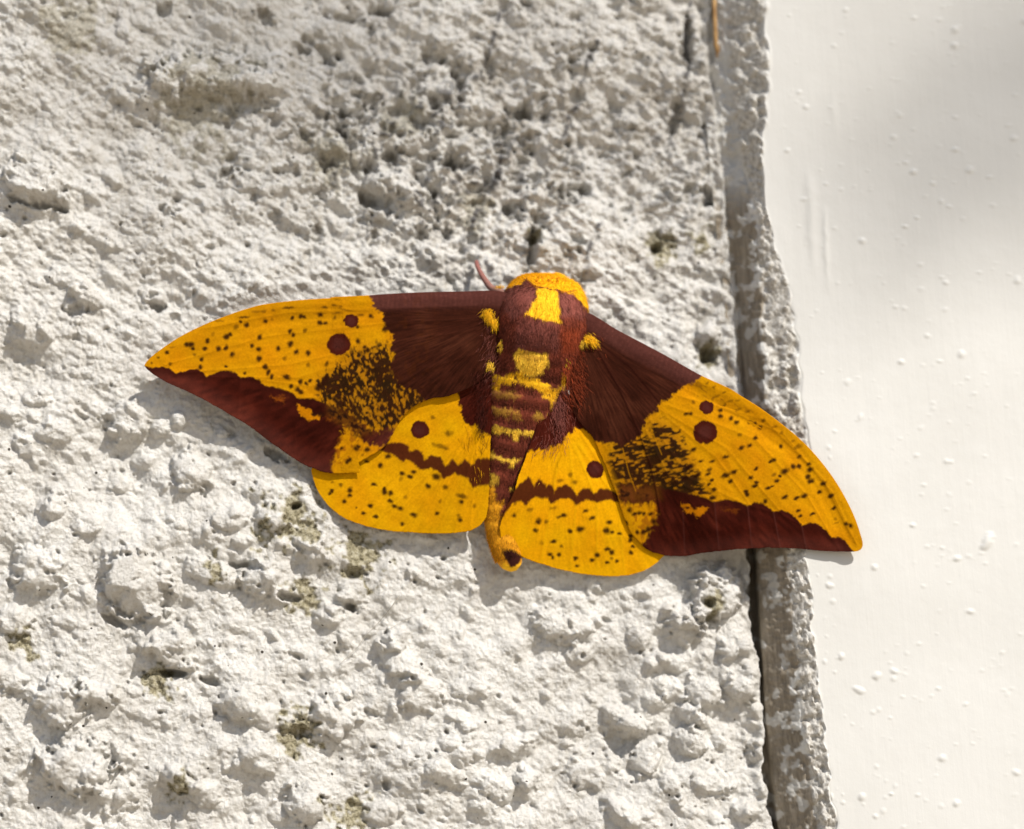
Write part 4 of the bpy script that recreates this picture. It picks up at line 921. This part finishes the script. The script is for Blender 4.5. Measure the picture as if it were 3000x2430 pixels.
def paint_body(P, seed=500):
    x, y = P[:, 0], P[:, 1]
    C = np.tile(MB, (len(P), 1)) * (0.85 + 0.35 * vnoise(x, y, 18, seed))[:, None]
    F_ = lambda poly, s=1, soft=3, amp=3.0: pmask(P, poly, seed + s, soft, amp)
    # thorax lobes
    C = blend(C, MBP * 0.9, 0.7 * F_(Z(3, (430, 350), (680, 260), (780, 380), (700, 560), (520, 640), (430, 520)), 2, 6))
    C = blend(C, MBP, 0.7 * F_(Z(3, (980, 380), (1130, 380), (1280, 560), (1250, 640), (1010, 620)), 3, 8))
    C = blend(C, MR, 0.8 * F_(Z(3, (1010, 760), (1260, 700), (1200, 1010), (1030, 990)), 4, 14, 5))
    C = blend(C, MBP * 0.75, 0.6 * F_(Z(3, (580, 610), (1000, 680), (1000, 1000), (560, 960)), 5, 8))
    C = blend(C, YO, F_(Z(3, (380, 420), (430, 350), (690, 250), (770, 320), (985, 345), (1060, 378), (1130, 372), (1230, 470), (1310, 620), (1500, 500), (1300, 0), (300, 0)), 6, 2, 3))
    C = blend(C, YB, F_(Z(3, (775, 320), (770, 425), (700, 530), (655, 595), (800, 645), (1015, 685), (1000, 500), (980, 350)), 7, 2, 2))
    n_ = vnoise(x, y, 6, seed + 9); c0 = Z(3, (900, 265))[0]
    C = blend(C, (0.45, 0.10, 0.003), 0.75 * sstep(-0.1, 0.5, n_) * np.exp(-(((x - c0[0]) / 42) ** 2 + ((y - c0[1]) / 9) ** 2)))
    for ln in (Z(3, (670, 240), (720, 290), (780, 320), (850, 322)), Z(3, (980, 355), (1080, 370), (1160, 352))): C = blend(C, MR * 0.8, 0.8 * np.exp(-(line_d(P, ln) / 1.8) ** 2))
    # metathorax shield
    C = blend(C, YP, F_(Z(3, (540, 1000), (590, 950), (880, 990), (895, 1110), (810, 1205), (700, 1235), (620, 1205), (570, 1100)), 10, 2.5, 3))
    C = blend(C, (0.34, 0.15, 0.012), 0.8 * F_(Z(3, (600, 980), (680, 1000), (860, 1010), (850, 1060), (760, 1085), (690, 1050), (620, 1060)), 11, 5, 5))
    yl = lambda poly, s, op=1.0, soft=3, amp=4, c=YB: blend(C, c, op * F_(poly, s, soft, amp))
    C = yl(Z(3, (265, 1110), (330, 1090), (350, 1150), (310, 1190), (400, 1240), (540, 1200), (570, 1290), (420, 1310), (390, 1370), (300, 1350), (265, 1200)), 12)
    C = yl(Z(3, (560, 1160), (700, 1240), (800, 1260), (920, 1350), (960, 1400), (860, 1430), (740, 1340), (600, 1290)), 13)
    C = yl(Z(3, (1040, 1190), (1085, 1230), (1065, 1350), (1010, 1430), (930, 1470), (830, 1440), (950, 1380), (1010, 1320)), 14)
    C = yl(Z(3, (920, 1480), (970, 1480), (950, 1560), (910, 1550)), 15, 0.8)
    C = yl(Z(3, (300, 1530), (480, 1560), (620, 1600), (600, 1660), (560, 1640), (400, 1600), (310, 1590)), 16, 0.34, 6, 7, YP)
    C = yl(Z(3, (760, 1590), (880, 1640), (870, 1690), (770, 1660)), 17, 0.35, 6, 7, YP)
    C = yl(Z(3, (300, 1370), (560, 1400), (620, 1440), (560, 1450), (320, 1420)), 30, 0.22, 7, 7, YP)
    C = yl(Z(4, (295, 175), (340, 165), (440, 195), (560, 215), (790, 240), (795, 275), (740, 300), (700, 262), (600, 250), (580, 310), (540, 300), (530, 245), (430, 225), (380, 250), (300, 230)), 18, 0.95, 2.5, 3, YP)
    C = yl(Z(4, (280, 400), (350, 410), (360, 480), (600, 500), (620, 520), (560, 540), (525, 600), (500, 590), (490, 530), (320, 500), (270, 510)), 19, 0.95, 2.5, 3, YP)
    C = yl(Z(4, (290, 640), (380, 680), (370, 760), (300, 770)), 20, 0.8, 4, 4, YP)
    C = yl(Z(4, (495, 785), (545, 790), (520, 840)), 21, 0.9, 2, 2, YP)
    C = yl(Z(4, (270, 770), (350, 800), (360, 910), (440, 930), (400, 1010), (420, 1100), (380, 1150), (420, 1400), (450, 1560), (480, 1660), (250, 1600), (200, 1000)), 22, 0.95, 4, 4, YB * (0.8, 0.66, 0.8))
    C = blend(C, YB * (0.74, 0.60, 0.8), sstep(1085, 1120, y + 6 * vnoise(x, y, 9, 7)))
    C = yl(Z(4, (430, 1560), (500, 1600), (560, 1600), (640, 1540), (700, 1560), (640, 1720), (440, 1720)), 23, 1, 2.5, 2, YB)
    C = blend(C, (0.028, 0.004, 0.0025), F_(Z(4, (415, 1415), (540, 1430), (630, 1500), (600, 1560), (540, 1600), (505, 1608), (465, 1545)), 24, 3, 1.2))
    return C


PB = np.stack([bx.ravel(), by.ravel()], 1)
CB = paint_body(PB)
VB = at(PB[:, 0], PB[:, 1], bh.ravel() * MM)
i = np.arange(NB - 1)[:, None] * NA; j = np.arange(NA)[None]; j2 = (j + 1) % NA
FB = np.stack([i + j, i + j2, i + NA + j2, i + NA + j], -1).reshape(-1, 4)[:, ::-1]
capt = np.array([[0, k + 1, k] for k in range(1, NA - 1)] + [[(NB - 1) * NA, (NB - 1) * NA + k, (NB - 1) * NA + k + 1] for k in range(1, NA - 1)])[:, ::-1]
make('body', VB, FB, M_body, moth, origin=ORG, cols=CB, tris=capt)


# ---- fur: every hair a tapering three-sided blade
def hairs(name, root, direc, length, rad, cols, bend, parent=moth):
    n = len(root)
    d = direc / np.linalg.norm(direc, axis=1)[:, None]
    s1 = np.cross(d, [0.3, 1.0, 0.2]); s1 /= np.linalg.norm(s1, axis=1)[:, None]; s2 = np.cross(d, s1)
    ang = np.array([0, 2.094, 4.189])
    def rg(c, r_): return c[:, None, :] + r_[:, None, None] * (np.cos(ang)[None, :, None] * s1[:, None, :] + np.sin(ang)[None, :, None] * s2[:, None, :])
    a = rg(root - d * (0.15 * length)[:, None], rad)
    b = rg(root + d * (0.5 * length)[:, None] + bend * (0.2 * length)[:, None], rad * 0.85)
    c = (root + d * length[:, None] + bend * (0.75 * length)[:, None])[:, None, :]
    V = np.concatenate([a, b, c], 1).reshape(-1, 3)
    o = np.arange(n)[:, None] * 7
    q = np.concatenate([np.stack([o[:, 0] + k, o[:, 0] + (k + 1) % 3, o[:, 0] + 3 + (k + 1) % 3, o[:, 0] + 3 + k], 1) for k in range(3)])
    t = np.concatenate([np.stack([o[:, 0] + 3 + k, o[:, 0] + 3 + (k + 1) % 3, o[:, 0] + 6], 1) for k in range(3)])
    ob = make(name, V, q, M_fur, parent, origin=ORG, cols=np.repeat(cols, 7, 0), tris=t)
    ob['kind'] = 'stuff'
    return ob


def surf_frame(sx, sy):
    """body surface point/normal at section parameter sx (0..1) and angle sy"""
    s = sx * (NB - 1); i0 = np.clip(s.astype(int), 0, NB - 2); f_ = (s - i0)[:, None]
    q = sec[i0] * (1 - f_) + sec[i0 + 1] * f_
    X = q[:, 0] + q[:, 2] * np.cos(sy); Yp = q[:, 1] + q[:, 2] * np.cos(sy) * (-tang[i0, 0]) * 0.9
    h = q[:, 3] + q[:, 4] * np.sin(sy) + lobes(X, Yp) * np.clip(np.sin(sy), 0, 1)
    return X, Yp, h, q


def px_dir(dx, dy, dh):
    """direction given in picture x, picture y (down) and out of the wall, all in the same length unit"""
    return dx[:, None] * Rc + dy[:, None] * (-Uc) + dh[:, None] * np.array([0, -1.0, 0])


r = np.random.default_rng(77)
n = 30000
sx = r.uniform(0.02, 0.90, n) ** 0.92; sy = r.uniform(-0.25, np.pi + 0.25, n)
X, Yp, h, q = surf_frame(sx, sy)
root = at(X, Yp, h * MM)
colr = paint_body(np.stack([X, Yp], 1))
colr = colr * (1 + 0.22 * r.standard_normal(n))[:, None].clip(0.5, 1.6)
front = sstep(640, 575, Yp); abd = sstep(760, 820, Yp)
nx = np.cos(sy) * (0.55 + 0.35 * front); nh = np.sin(sy)
dirv = px_dir(nx * (0.55 - 0.3 * abd) + 0.18 * r.standard_normal(n) - 0.08, 0.75 - 1.0 * front + 0.16 * r.standard_normal(n) + 0.2 * abd, 0.42 * nh + 0.12 * r.standard_normal(n) - 0.18 * abd)
yel = sstep(0.3, 0.6, colr[:, 0])
ln = (0.60 + 0.2 * r.standard_normal(n)).clip(0.3, 2.2) * MM * (1 - 0.15 * front) * (1 - 0.15 * abd) * (1.0 - 0.15 * yel)
bend = px_dir(0.25 * r.standard_normal(n), 0.25 + 0.2 * r.standard_normal(n), -0.3 + 0.15 * r.standard_normal(n))
hairs('body_fur', root, dirv, ln, np.full(n, 0.032 * MM), colr, bend)

# tufts and the long hair where wings meet body: centre, spread, colour, direction, length
tuft = []
def tf(cx, cy, sxr, syr, n, col, dx, dy, h0, L, jitter=0.25):
    tuft.append((cx, cy, sxr, syr, n, np.array(col), dx, dy, h0, L, jitter))
a = Z(3, (275, 575), (300, 620), (345, 690), (420, 880), (420, 930), (300, 1120), (1290, 850), (1345, 870), (1230, 890), (1060, 1060), (1075, 1090), (560, 720), (400, 325))
tf(*a[0], 9, 7, 150, YB, -0.3, 0.5, 9.6, 1.0); tf(*a[1], 8, 8, 120, YB, -0.2, 0.6, 9.8, 1.0); tf(*a[2], 6, 9, 130, YB * .95, 0.0, 0.8, 9.9, 1.1)
tf(*a[3], 6, 6, 90, YP, -0.2, 0.6, 10.2, 0.9); tf(*a[4], 5, 6, 70, YP, -0.1, 0.7, 10.2, 0.8); tf(*a[5], 6, 7, 90, YP, -0.2, 0.6, 9.6, 0.9)
tf(*a[6], 8, 7, 160, YB, 0.4, 0.2, 9.8, 0.9); tf(*a[7], 7, 9, 150, YB, 0.5, 0.5, 9.9, 1.0); tf(*a[8], 7, 5, 100, YP, -0.1, 0.8, 9.9, 1.0)
tf(*a[9], 5, 8, 80, YP, 0.1, 0.9, 10.4, 1.0); tf(*a[10], 4, 7, 60, YP, 0.2, 0.9, 10.2, 0.9); tf(*a[11], 4, 16, 60, YP * .8, -0.1, 0.9, 12.0, 0.9); tf(*a[12], 8, 3, 70, YB, -0.4, -0.3, 8.6, 0.6)
# maroon hair hanging over the wing bases
tf(1030, 730, 16, 60, 500, MBP * 0.9, -0.55, 0.7, 9.3, 1.5); tf(1010, 800, 18, 40, 300, MA * 1.4, -0.5, 0.8, 9.0, 1.6); tf(1205, 790, 18, 60, 500, MR * 0.7, 0.45, 0.8, 9.3, 1.6)
tf(1170, 860, 20, 50, 420, MBP, 0.15, 0.95, 9.0, 1.8); tf(1140, 915, 20, 24, 380, MBP * 1.0, -0.35, 0.9, 8.3, 1.6); tf(1120, 935, 16, 16, 240, MBP * 0.9, -0.5, 0.8, 8.0, 1.3); tf(1185, 760, 10, 30, 160, MR * 1.2, 0.2, 0.9, 10.5, 1.3)
tf(1240, 720, 18, 20, 120, MR * 0.8, 0.5, 0.5, 9.4, 1.2); tf(1010, 870, 12, 40, 260, MD * 1.6, -0.1, 1.0, 7.6, 1.6)
# golden hair at the hindwing inner margins
tf(1003, 945, 14, 40, 420, YH * 1.05, 0.15, 0.95, 6.2, 1.9, 0.14); tf(985, 900, 14, 26, 160, YH * 0.95, 0.1, 0.95, 6.6, 1.9, 0.12); tf(1016, 985, 8, 22, 160, YP, 0.1, 0.95, 5.4, 1.6, 0.14)
tf(1112, 965, 16, 22, 520, YP * 1.05, -0.5, 0.8, 6.9, 2.1, 0.2); tf(1135, 975, 16, 24, 320, YH * 1.08, -0.25, 0.95, 6.5, 2.1, 0.16); tf(1155, 940, 12, 20, 180, YH * 1.05, -0.2, 0.95, 6.6, 1.8, 0.16)
tf(1095, 1030, 16, 14, 260, MBP * 0.9, -0.5, 0.8, 5.6, 1.5); tf(1002, 1005, 12, 16, 220, MA * 1.4, 0.1, 0.95, 4.9, 1.4)
Rt, Dt, Lt, Ct, Bt = [], [], [], [], []
for cx, cy, sa, sb, n, col, dx, dy, h0, L, jt in tuft:
    x = cx + sa * r.standard_normal(n) * 0.6; y = cy + sb * r.standard_normal(n) * 0.6
    Rt.append(at(x, y, (h0 - 0.9 + 0.25 * r.standard_normal(n)) * MM))
    Dt.append(px_dir(dx + jt * r.standard_normal(n), dy + jt * r.standard_normal(n), 0.16 + 0.14 * r.standard_normal(n)))
    Lt.append((L * (0.8 if col[0] > 0.3 else 0.62) * (1 + 0.25 * r.standard_normal(n))).clip(0.2, 3) * MM); Ct.append(col[None] * (1 + 0.25 * r.standard_normal(n))[:, None].clip(0.5, 1.6))
    Bt.append(px_dir(0.2 * r.standard_normal(n), 0.2 + 0.2 * r.standard_normal(n), -0.35 + 0.1 * r.standard_normal(n)))
Lt = np.concatenate(Lt)
hairs('wing_base_fur', np.vstack(Rt), np.vstack(Dt), Lt, np.full(len(Lt), 0.028 * MM), np.vstack(Ct), np.vstack(Bt))


# ---- legs and antennae
def tube(pts, rads, n=8):
    pts = np.asarray(pts, float); rads = np.asarray(rads)
    t = np.gradient(pts, axis=0); t /= np.linalg.norm(t, axis=1)[:, None]
    s1 = np.cross(t, [0.31, 0.17, 0.93]); s1 /= np.linalg.norm(s1, axis=1)[:, None]; s2 = np.cross(t, s1)
    a = np.linspace(0, 2 * np.pi, n, endpoint=False)
    V = pts[:, None] + rads[:, None, None] * (np.cos(a)[None, :, None] * s1[:, None] + np.sin(a)[None, :, None] * s2[:, None])
    m_ = len(pts); i = np.arange(m_ - 1)[:, None] * n; j = np.arange(n)[None]; j2 = (j + 1) % n
    F = np.stack([i + j, i + j2, i + n + j2, i + n + j], -1).reshape(-1, 4)
    T = np.array([[0, k + 1, k] for k in range(1, n - 1)] + [[(m_ - 1) * n, (m_ - 1) * n + k, (m_ - 1) * n + k + 1] for k in range(1, n - 1)])
    return V.reshape(-1, 3), F, T


def leg(pix, tint):
    p = resample(np.array([(x, y, h) for x, y, h, _ in pix]), 26); rr = np.interp(np.linspace(0, 1, 26), np.linspace(0, 1, len(pix)), [q[3] for q in pix])
    V, F, T = tube(at(p[:, 0], p[:, 1], p[:, 2] * MM), rr * MM)
    C = np.repeat(np.array([tint(k / 25) for k in range(26)]), 8, 0)
    return make('leg', V, F, M_body, moth, origin=ORG, cols=C, tris=T)


pk = lambda t: np.array((0.26, 0.16, 0.12)) * (1 - t) + np.array((0.26, 0.10, 0.085)) * t if t > 0.25 else np.array((0.16, 0.045, 0.035))
leg([(1090, 640, 5.5, 0.8), (1045, 610, 5.0, 0.75), (1028, 603, 4.6, 0.65), (1012, 582, 3.8, 0.52), (1000, 560, 2.4, 0.42), (997, 548, 1.2, 0.36)], pk)
leg([(1170, 660, 5.0, 0.7), (1200, 690, 4.0, 0.6), (1225, 720, 2.0, 0.45), (1235, 735, 0.6, 0.35)], pk)
leg([(1080, 700, 5.0, 0.7), (1040, 720, 4.0, 0.6), (1010, 745, 2.0, 0.45), (1000, 760, 0.6, 0.35)], pk)
leg([(1150, 740, 5.0, 0.7), (1190, 770, 4.0, 0.6), (1215, 800, 2.0, 0.45), (1222, 815, 0.6, 0.35)], pk)

# ------------------------------------------------------------------ small things on the wall
def flat_mat(c1, c2, sc=400.0, rough=0.7):
    def f(nt, b):
        tc = nd(nt, 'ShaderNodeTexCoord'); n = nd(nt, 'ShaderNodeTexNoise', Scale=sc, Detail=4.0); nt.links.new(tc.outputs['Object'], n.inputs['Vector'])
        r_ = nd(nt, 'ShaderNodeValToRGB'); e = r_.color_ramp.elements; e[0].position = 0.35; e[1].position = 0.65
        e[0].color = (*c1, 1); e[1].color = (*c2, 1); nt.links.new(n.outputs[0], r_.inputs[0]); nt.links.new(r_.outputs[0], b.inputs['Base Color'])
        b.inputs['Roughness'].default_value = rough
    return f


M_stem = mat('dry_stem_bark', flat_mat((0.28, 0.15, 0.05), (0.55, 0.34, 0.14)))
M_hair = mat('grey_fibre', flat_mat((0.30, 0.27, 0.22), (0.46, 0.42, 0.36)))


def wall_h(px, py): return look(H, np.array([px]), np.array([py]))[0] * PX / MM


def strand(name, pix, r0, r1, material, label, cat, group=None):
    p = resample(np.array(pix, float), 30); rr = np.linspace(r0, r1, 30)
    o_ = at(np.array(pix[0][0]), np.array(pix[0][1]), 0.0)
    V, F, T = tube(at(p[:, 0], p[:, 1], p[:, 2] * MM), rr * MM, 7)
    o = make(name, V, F, material, None, origin=o_, tris=T)
    tag(o, label, cat, group); return o


strand('dry_stem', [(1490, -120, 1.2), (1494, -40, 1.0), (1495, 20, 1.0), (1497, 60, 0.8), (1498, 92, 0.5), (1500, 100, 0.2), (1503, 116, -0.6), (1504, 150, -1.2)], 0.42, 0.36, M_stem, 'thin brown dry stem stuck in the crack between stucco and trim', 'stem')
hz = lambda x, y, e: (x, y, wall_h(x, y) + e)
strand('hair', [hz(836, 1246, .5), hz(815, 1276, .5), hz(790, 1306, .5), hz(765, 1332, .6), hz(748, 1355, .8), hz(735, 1368, .7), hz(710, 1392, .4)], 0.055, 0.04, M_hair, 'long thin grey hair lying aslant on the lumpy stucco below the moth', 'hair')
strand('hair', [hz(862, 1292, .4), hz(840, 1302, .4), hz(815, 1316, .4), hz(785, 1318, .3)], 0.045, 0.03, M_hair, 'short curved hair beside the long grey hair on the stucco', 'hair')

# ------------------------------------------------------------------ tree out in front: its leaves throw the soft shade on the upper wall
M_leaf = mat('tree_leaf', flat_mat((0.035, 0.075, 0.02), (0.07, 0.13, 0.03), 30.0, 0.5))
M_bark = mat('tree_bark', flat_mat((0.10, 0.075, 0.05), (0.22, 0.17, 0.12), 60.0, 0.9))
TB = np.array([2.9, -2.6, 0.0])
tree = empty('tree', tuple(TB)); tag(tree, 'broad leafy tree standing in front of the wall and shading it', 'tree')


def towards(px, py, dist): return at(np.array(float(px)), np.array(float(py)), 0.0) + SUN * dist


tr = resample(np.array([(2.9, -2.6, 0), (2.88, -2.55, 1.2), (2.8, -2.5, 2.4), (2.72, -2.45, 3.4), (2.6, -2.4, 4.4), (2.5, -2.35, 5.2)]), 20)
V, F, T = tube(tr, np.linspace(0.13, 0.035, 20), 12); make('trunk', V, F, M_bark, tree, origin=TB, tris=T)
LV, LFc = [], []
r = np.random.default_rng(99)


def leaf(c, size, face=False):
    d = r.standard_normal(3) * (0.35 if face else 1) + (SUN if face else 0); d /= np.linalg.norm(d); u = np.cross(d, r.standard_normal(3)); u /= np.linalg.norm(u); w = np.cross(d, u)
    L_, W_ = size, size * 0.45
    base_ = [c - u * L_ * .5, c - u * L_ * .15 + w * W_ * .5 + d * L_ * .05, c + u * L_ * .2 + w * W_ * .42 + d * L_ * .05, c + u * L_ * .55, c + u * L_ * .2 - w * W_ * .42 + d * L_ * .05, c - u * L_ * .15 - w * W_ * .5 + d * L_ * .05]
    o = len(LV) * 6; LV.append(base_); LFc.extend([(o, o + 1, o + 2, o + 3), (o, o + 3, o + 4, o + 5)])


SHADE = [(150, 0, 360, 130, 6), (620, 40, 300, 110, 4), (380, 260, 320, 140, 2), (1000, 160, 280, 130, 2)]
for px_, py_, sz in [(1700, 620, .020), (1770, 560, .024), (1830, 500, .028), (1890, 460, .028), (1950, 410, .030), (1930, 490, .024), (2010, 380, .030), (2030, 450, .024), (2080, 330, .030), (2110, 400, .026), (2150, 310, .028), (2180, 380, .024), (1880, 20, .022), (2010, 50, .024), (2120, 0, .024)]:
    leaf(towards(px_ + 10 * r.normal(), py_ + 10 * r.normal(), r.uniform(3.0, 3.6)), sz * 0.85, True)
for cx, cy, ax, ay, k in SHADE:
    for _ in range(k):
        px_, py_ = cx + ax * r.normal() * 0.6, cy + ay * r.normal() * 0.6
        leaf(towards(px_, py_, r.uniform(3.6, 4.4)), r.uniform(0.018, 0.03))
cl = at(np.array(1050.0), np.array(1000.0), 0)
n = 0
while n < 2600:
    c = np.array([2.3, -2.3, 4.3]) + r.standard_normal(3) * (0.75, 0.75, 0.6)
    t_ = c[1] / SUN[1]; q = c - SUN * t_            # where its shadow meets the wall
    if abs(q[0]) < 0.40 and abs(q[2] - ZC) < 0.36: continue
    leaf(c, r.uniform(0.05, 0.09)); n += 1
crown = make('crown', np.array(LV).reshape(-1, 3), np.array(LFc), M_leaf, tree, origin=TB, smooth=False); crown['kind'] = 'stuff'
for end in [towards(2000, 20, 3.3), towards(500, -120, 3.3), np.array([2.2, -2.9, 4.8]), np.array([3.1, -1.9, 4.6]), np.array([1.9, -1.7, 4.7])]:
    s0 = tr[10 + int(r.integers(0, 5))]; mid = (s0 + end) / 2 + np.array([0, 0, 0.12])
    V, F, T = tube(resample(np.array([s0, mid, end]), 12), np.linspace(0.012, 0.002, 12) if end[0] < 1.9 else np.linspace(0.03, 0.008, 12), 8); make('branch', V, F, M_bark, tree, origin=TB, tris=T)
